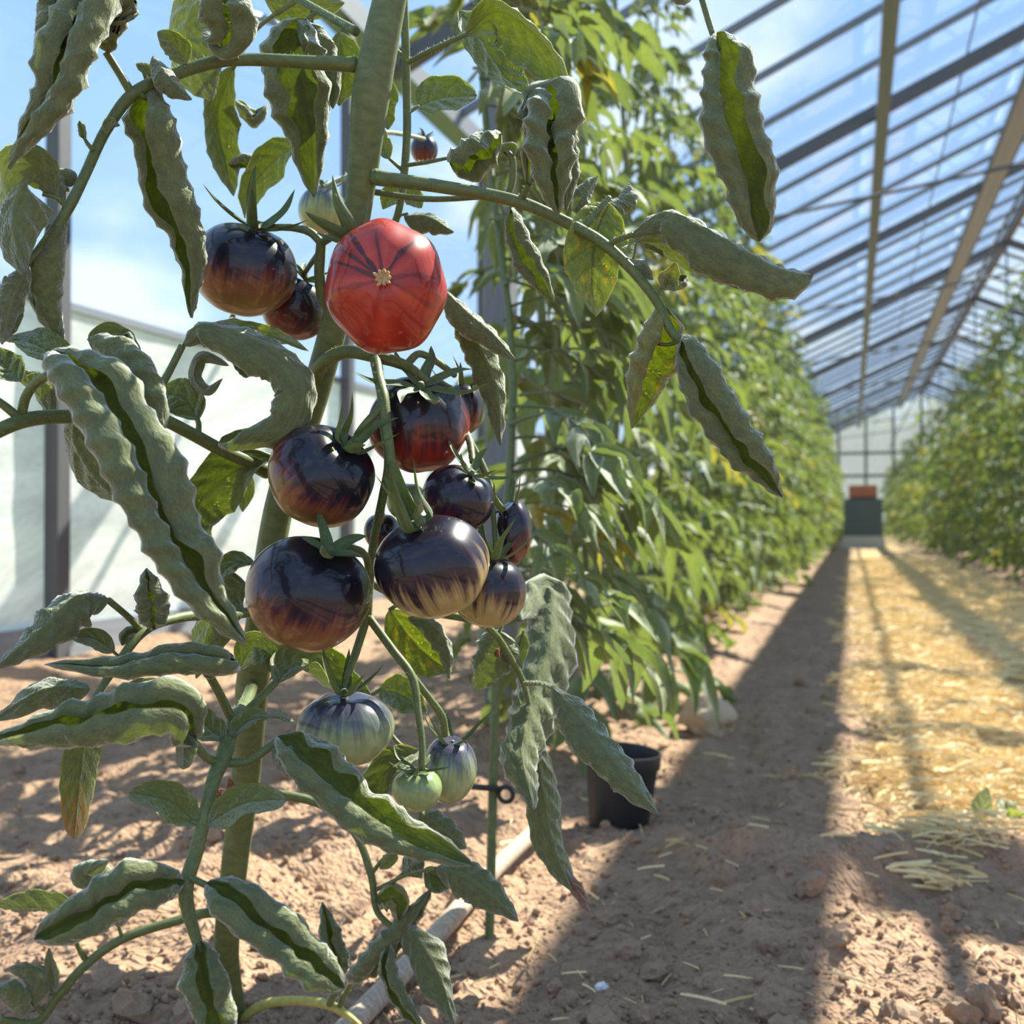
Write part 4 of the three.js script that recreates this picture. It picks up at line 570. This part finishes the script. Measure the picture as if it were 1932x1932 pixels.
tomato(787, 1489, 0.545, 48, 44, [0, 0.96, 0.25], 'green', 'small plain green tomato, lowest on the plant', { spin: 0.8, rise: 0.5, sepalLen: 1.7 });
tomato(849, 1450, 0.574, 51, 69, [0.1, 0.96, 0.15], 'moss', 'purple and green tomato behind the small plain green one', { spin: 0.2, rise: 1.0, sepalLen: 1.3 });
tomato(608, 398, 0.74, 46, 50, [0.1, 0.95, 0.1], 'moss', 'blurred purple and green tomato behind the stem, above the red one', { scar: false });
tomato(800, 282, 0.76, 26, 30, [0.1, 0.95, 0.1], 'night', 'tiny blurred dark tomato behind the slender side shoot', { scar: false });

// ------------------------------------------------------------------ rows of plants behind
function rowLeaf(seed, hang) { // a drooping compound leaf that grows along +x from its base
  const r = rng(seed * 97 + 5), L = 0.26, g = [], droop = 0.35 + 0.5 * r(), at = (t) => V(L * (t * 0.95 - 0.25 * droop * t * t), L * (0.22 * t - droop * t * t), 0.02 * Math.sin(t * 5 + seed));
  g.push(tube([0, 0.3, 0.6, 0.85].map(at), [0.0032, 0.0026, 0.002, 0.001], 5, 6));
  const lf = (t, side, len, w) => {
    const b = at(t), dir = V(0.45 + 0.3 * r(), -hang * (0.4 + 0.9 * r()), side * (0.75 + 0.3 * r())).normalize(), end = dir.clone().lerp(V(0.1, -1, 0.1 * side), 0.45 + 0.35 * r()).normalize();
    const m = b.clone().addScaledVector(dir, len * 0.5), e = m.clone().addScaledVector(end, len * 0.55);
    g.push(blade([b, b.clone().addScaledVector(dir, len * 0.15), m, e], w, 0.5 + 1.2 * r(), V(0.2, 1, -side * 0.3).multiplyScalar(r() < 0.85 ? 1 : -1), { nl: 9, nw: 6, quilt: 0.6, wave: 1.3, seed: seed * 5 + t * 9 + side }));
  };
  for (const t of [0.3, 0.58, 0.82]) for (const s of [-1, 1]) lf(t + 0.06 * r(), s, 0.075 + 0.045 * r(), 0.026 + 0.018 * r());
  for (const s of [-1, 1]) lf(0.45 + 0.1 * r(), s, 0.03, 0.018);
  lf(0.84, 0.15, 0.11, 0.044);
  return mergeGeometries(g);
}
const rowLeaves = Array.from({ length: 10 }, (_, k) => rowLeaf(k + 1, 0.5 + 0.12 * (k % 5)));
const ordinals = ['first', 'second', 'third', 'fourth', 'fifth', 'sixth', 'seventh', 'eighth', 'ninth', 'tenth', 'eleventh', 'twelfth', 'thirteenth', 'fourteenth', 'fifteenth', 'sixteenth', 'seventeenth', 'eighteenth', 'nineteenth', 'twentieth', 'twenty-first', 'twenty-second', 'twenty-third', 'twenty-fourth', 'twenty-fifth', 'twenty-sixth', 'twenty-seventh', 'twenty-eighth', 'twenty-ninth', 'thirtieth', 'thirty-first', 'thirty-second', 'thirty-third', 'thirty-fourth', 'thirty-fifth', 'thirty-sixth', 'thirty-seventh', 'thirty-eighth', 'thirty-ninth', 'fortieth', ...['first', 'second', 'third', 'fourth', 'fifth', 'sixth', 'seventh', 'eighth', 'ninth'].map((k) => 'forty-' + k), 'fiftieth', ...['first', 'second', 'third', 'fourth', 'fifth', 'sixth', 'seventh', 'eighth', 'ninth'].map((k) => 'fifty-' + k)];
function rowPlant(x, z, h, count, scale, label, group, seed, o = {}) {
  const r = rng(seed), g = top(new THREE.Group(), 'tomato_plant', label, 'plant', group), y0 = groundY(x, z); g.position.set(x, y0, z);
  const lean = o.lean ?? V((r() - 0.5) * 0.14, 0, (r() - 0.5) * 0.14), at = (t) => V(lean.x * t + 0.02 * Math.sin(t * 9 + seed), h * t, lean.z * t + 0.02 * Math.cos(t * 8 + seed));
  mesh('stem', tube([-0.01, 0.2, 0.4, 0.6, 0.8, 1].map(at), [0.009, 0.009, 0.008, 0.0075, 0.006, 0.003].map((k) => k * (o.thin ?? 1)), 7, 18), M.stem, g);
  for (let k = 0; k < count; k++) {
    const t = lerp(o.from ?? 0.08, 1, (k + r() * 0.8) / count); let az = k * 2.4 + r() * 0.7; if (o.az) az = o.az(r, t);
    const l = mesh('leaf', rowLeaves[Math.floor(r() * 10)], M.far[r() < 0.07 ? 3 : Math.floor(r() * 3)], g), s = scale * (0.7 + 0.5 * r()) * (t > 0.85 ? 0.75 : 1) * (o.taper ? lerp(1.25, 0.72, t) : 1);
    l.position.copy(at(t)); l.rotation.set((r() - 0.5) * 0.4, az, (r() - 0.3) * 0.5, 'YXZ'); l.scale.setScalar(s);
  }
  g.stemAt = at; return g;
}
// neighbours behind the front plant, then the row beside the wall
const clipped = rowPlant(-0.30, -0.895, 1.35, 64, 0.62, 'tomato plant with a clip on its stem, just behind the pale pole', 'plants in the row beside the wall', 501, { lean: V(-0.12, 0, -0.26), from: 0.2, thin: 0.5, az: (r, t) => (r() - 0.35) * 2.6 });
{
  const r = rng(900); let k = 0;
  for (let z = -1.62; z > -36; z -= z < -15 ? 1.0 : 0.5) { const i = k++; rowPlant(-0.54 + (r() - 0.5) * 0.12, z + (r() - 0.5) * 0.1, 2.0 + 0.18 * r(), i < 3 ? 50 : i < 8 ? 80 : i < 26 ? 60 : 34, i < 3 ? 0.95 : i < 8 ? 0.85 : i < 26 ? 0.95 : 1.4, `${ordinals[i]} tomato plant behind the clipped one in the row beside the wall`, 'plants in the row beside the wall', 1000 + i, { from: 0.03, taper: true }); }
  k = 0;
  for (let z = -4.6; z > -36; z -= z < -15 ? 1.1 : 0.55) { const i = k++; rowPlant(1.22 + (r() - 0.5) * 0.12, z + (r() - 0.5) * 0.1, 1.95 + 0.3 * r(), i < 19 ? 60 : 34, i < 19 ? 1.05 : 1.4, `${ordinals[i]} blurred tomato plant of the row beyond the straw path`, 'plants in the row beyond the straw path', 2000 + i, { from: 0.03, taper: true }); }
}
// trees beyond the end wall
for (let k = 0; k < 7; k++) {
  const r = rng(3000 + k), h = 4.2 + 1.6 * r(), t = top(new THREE.Group(), 'tree', `${ordinals[k]} leafy tree outside the end wall, counted from the wall side`, 'tree', 'trees outside the end wall'); t.position.set(-3.6 + k * 1.9, -0.05, -43 - 2 * r());
  mesh('trunk', tube([V(0, 0, 0), V(0.05, h * 0.4, 0), V(0, h * 0.8, 0.1)], [0.14, 0.1, 0.03], 8, 8), M.darkSteel, t);
  const im = new THREE.InstancedMesh(rowLeaves[k], M.far[2], 420), m = new THREE.Matrix4(), q = new THREE.Quaternion();
  for (let i = 0; i < 420; i++) { const v = V(r() - 0.5, r() - 0.5, r() - 0.5).normalize().multiplyScalar(Math.cbrt(r())); q.setFromEuler(new THREE.Euler(r() * 6, r() * 6, r() * 6)); m.compose(V(v.x * 1.3, h * 0.58 + v.y * h * 0.42, v.z * 1.2), q, V(1, 1, 1).multiplyScalar(2.2 + r())); im.setMatrixAt(i, m); }
  im.name = 'crown'; im.userData.kind = 'stuff'; im.castShadow = im.receiveShadow = true; t.add(im);
}
// ------------------------------------------------------------------ things standing and lying about
{ // support post in the row
  const p = P(946, 966, 1.93), g = mesh('support_post', boxAt(-0.024, 0.024, -0.02, 2.3, -0.024, 0.024), M.steel); g.position.set(p.x, groundY(p.x, p.z), p.z);
  top(g, 'support_post', 'grey square post standing among the plants beside the wall', 'post');
}
{ // wooden pole on the soil
  const onGround = (x, y) => { const d = (FPX * 0.4) / (y - 982), p = P(x, y, d); p.y = groundY(p.x, p.z) + 0.014; return p; };
  const a = onGround(640, 1996), b = onGround(1028, 1596), pts = [0, 0.33, 0.66, 1].map((t) => a.clone().lerp(b, t)); for (const q of pts) q.y = Math.max(q.y, groundY(q.x, q.z) + 0.012);
  const wood = new THREE.MeshStandardMaterial({ map: dataTex(128, 512, (u, v) => { const k = 0.5 + 0.5 * tileNoise(u * 1, v, 6, 3) + 0.2 * n2(u * 40, v * 3); return mix3([0.55, 0.47, 0.40], [0.76, 0.69, 0.60], k); }), roughness: 0.85 });
  top(mesh('wooden_pole', tube(pts, 0.0095, 12, 12, 0.02), wood), 'wooden_pole', 'pale weathered wooden pole lying on the soil below the fruit', 'pole');
}
{ // black nursery pot
  const p = P(1166, 1570, 1.32), pot = new THREE.Group(), plastic = new THREE.MeshStandardMaterial({ color: 0x1b1c1d, roughness: 0.55 });
  const wall = new THREE.LatheGeometry([[0.001, 0], [0.036, 0], [0.037, 0.004], [0.046, 0.088], [0.049, 0.09], [0.049, 0.108], [0.046, 0.108], [0.044, 0.09], [0.035, 0.008], [0.001, 0.006]].map((q) => new THREE.Vector2(...q)), 40);
  mesh('pot_wall', wall, plastic, pot); const s = new THREE.CircleGeometry(0.0435, 24); s.rotateX(-Math.PI / 2); s.translate(0, 0.08, 0); mesh('potting_soil', s, new THREE.MeshStandardMaterial({ color: 0x4a3a2c, roughness: 1 }), pot);
  pot.position.set(p.x, groundY(p.x, p.z) - 0.002, p.z); pot.rotation.z = -0.06; top(pot, 'plant_pot', 'small black plastic pot on the soil below the hanging leaves', 'pot');
}
{ // box at the far end of the path
  const bin = top(new THREE.Group(), 'storage_box', 'blurred grey box on a pale base at the far end of the path', 'box'); bin.position.set(0.16, groundY(0.16, -16.2), -16.2);
  mesh('base', boxAt(-0.3, 0.3, -0.05, 0.17, -0.3, 0.3), new THREE.MeshStandardMaterial({ color: 0xb9b7a8, roughness: 0.8 }), bin); mesh('body', boxAt(-0.27, 0.27, 0.17, 0.72, -0.27, 0.27), new THREE.MeshStandardMaterial({ color: 0x55605c, roughness: 0.8 }), bin);
  const cr = top(mesh('crate', mergeGeometries([boxAt(-0.2, 0.2, 0, 0.02, -0.15, 0.15), boxAt(-0.2, 0.2, 0, 0.2, -0.15, -0.13), boxAt(-0.2, 0.2, 0, 0.2, 0.13, 0.15), boxAt(-0.2, -0.18, 0, 0.2, -0.13, 0.13), boxAt(0.18, 0.2, 0, 0.2, -0.13, 0.13)]), new THREE.MeshStandardMaterial({ color: 0xb06a4a, roughness: 0.7 })), 'crate', 'blurred terracotta coloured crate on the grey box down the path', 'crate'); cr.position.copy(bin.position).add(V(0, 0.72, 0));
}
{ // stones
  const stone = (x, y, s, c, label, seed) => { const d = (FPX * 0.4) / (y - 982), p = P(x, y, d), g = new THREE.IcosahedronGeometry(1, 4), q = g.attributes.position; for (let i = 0; i < q.count; i++) { const v = V().fromBufferAttribute(q, i); v.multiplyScalar(1 + 0.22 * n3(v.x + seed, v.y, v.z) + 0.06 * n3(v.x * 4, v.y * 4 + seed, v.z * 4)); q.setXYZ(i, v.x * s[0], v.y * s[1], v.z * s[2]); } g.computeVertexNormals(); const m = mesh('stone', g, new THREE.MeshStandardMaterial({ color: new THREE.Color().setRGB(...c), roughness: 0.95 })); m.position.set(p.x, groundY(p.x, p.z) + s[1] * 0.45, p.z); top(m, 'stone', label, 'stone'); };
  stone(1335, 1385, [0.05, 0.042, 0.045], [0.42, 0.33, 0.21], 'rounded pale stone at the foot of the row, behind the black pot', 1);
  stone(1136, 1862, [0.006, 0.005, 0.005], [0.75, 0.75, 0.73], 'tiny white pebble on the shaded soil', 2);
  stone(1120, 1455, [0.02, 0.014, 0.018], [0.30, 0.23, 0.17], 'brown clod like stone touching the shadow beside the black pot', 3);
}
{ // fallen leaf and weed on the straw
  const p = P(1848, 1600, 1.22); p.y = groundY(p.x, p.z) + 0.012; const f = mesh('fallen_leaf', blade([p.clone(), p.clone().add(V(0.004, 0.016, -0.006)), p.clone().add(V(0.01, 0.038, -0.012))], 0.024, 0.5, D([-0.4, 0.4, 0.8]), { seed: 3 }), M.leaf[1]);
  top(f, 'fallen_leaf', 'pale green fallen leaf standing in the straw', 'leaf');
  const w = top(new THREE.Group(), 'weed', 'low dark green weed growing in the straw at the path edge', 'weed'), c = P(1905, 1560, 1.34), r = rng(8); c.y = groundY(c.x, c.z); w.position.copy(c);
  for (let k = 0; k < 26; k++) { const a = r() * 6.3, L = 0.02 + 0.03 * r(), o = V(Math.cos(a), 0, Math.sin(a)); mesh('leaf', blade([V(0, 0.002, 0).addScaledVector(o, 0.004), V(0, L * 0.5, 0).addScaledVector(o, L * 0.45), V(0, L * (0.3 + 0.5 * r()), 0).addScaledVector(o, L)], 0.012, 0.5, V(0, 1, 0), { nl: 10, nw: 6, seed: k }), M.leaf[0], w); }
}
{ // clip and twine on the neighbour's stem
  const p = clipped.stemAt(0.1).add(clipped.position), c = top(new THREE.Group(), 'plant_clip', 'dark plastic clip on the thin stem behind the small tomatoes', 'clip'); c.position.copy(p);
  const dark = new THREE.MeshStandardMaterial({ color: 0x2a2a26, roughness: 0.7 }); const ring = new THREE.TorusGeometry(0.013, 0.0028, 8, 24); ring.rotateX(1.3); mesh('ring', ring, dark, c); const ear = new THREE.TorusGeometry(0.007, 0.0022, 8, 18); ear.translate(0.02, -0.004, 0.002); mesh('lug', ear, dark, c);
}
renderer.render(scene, camera);
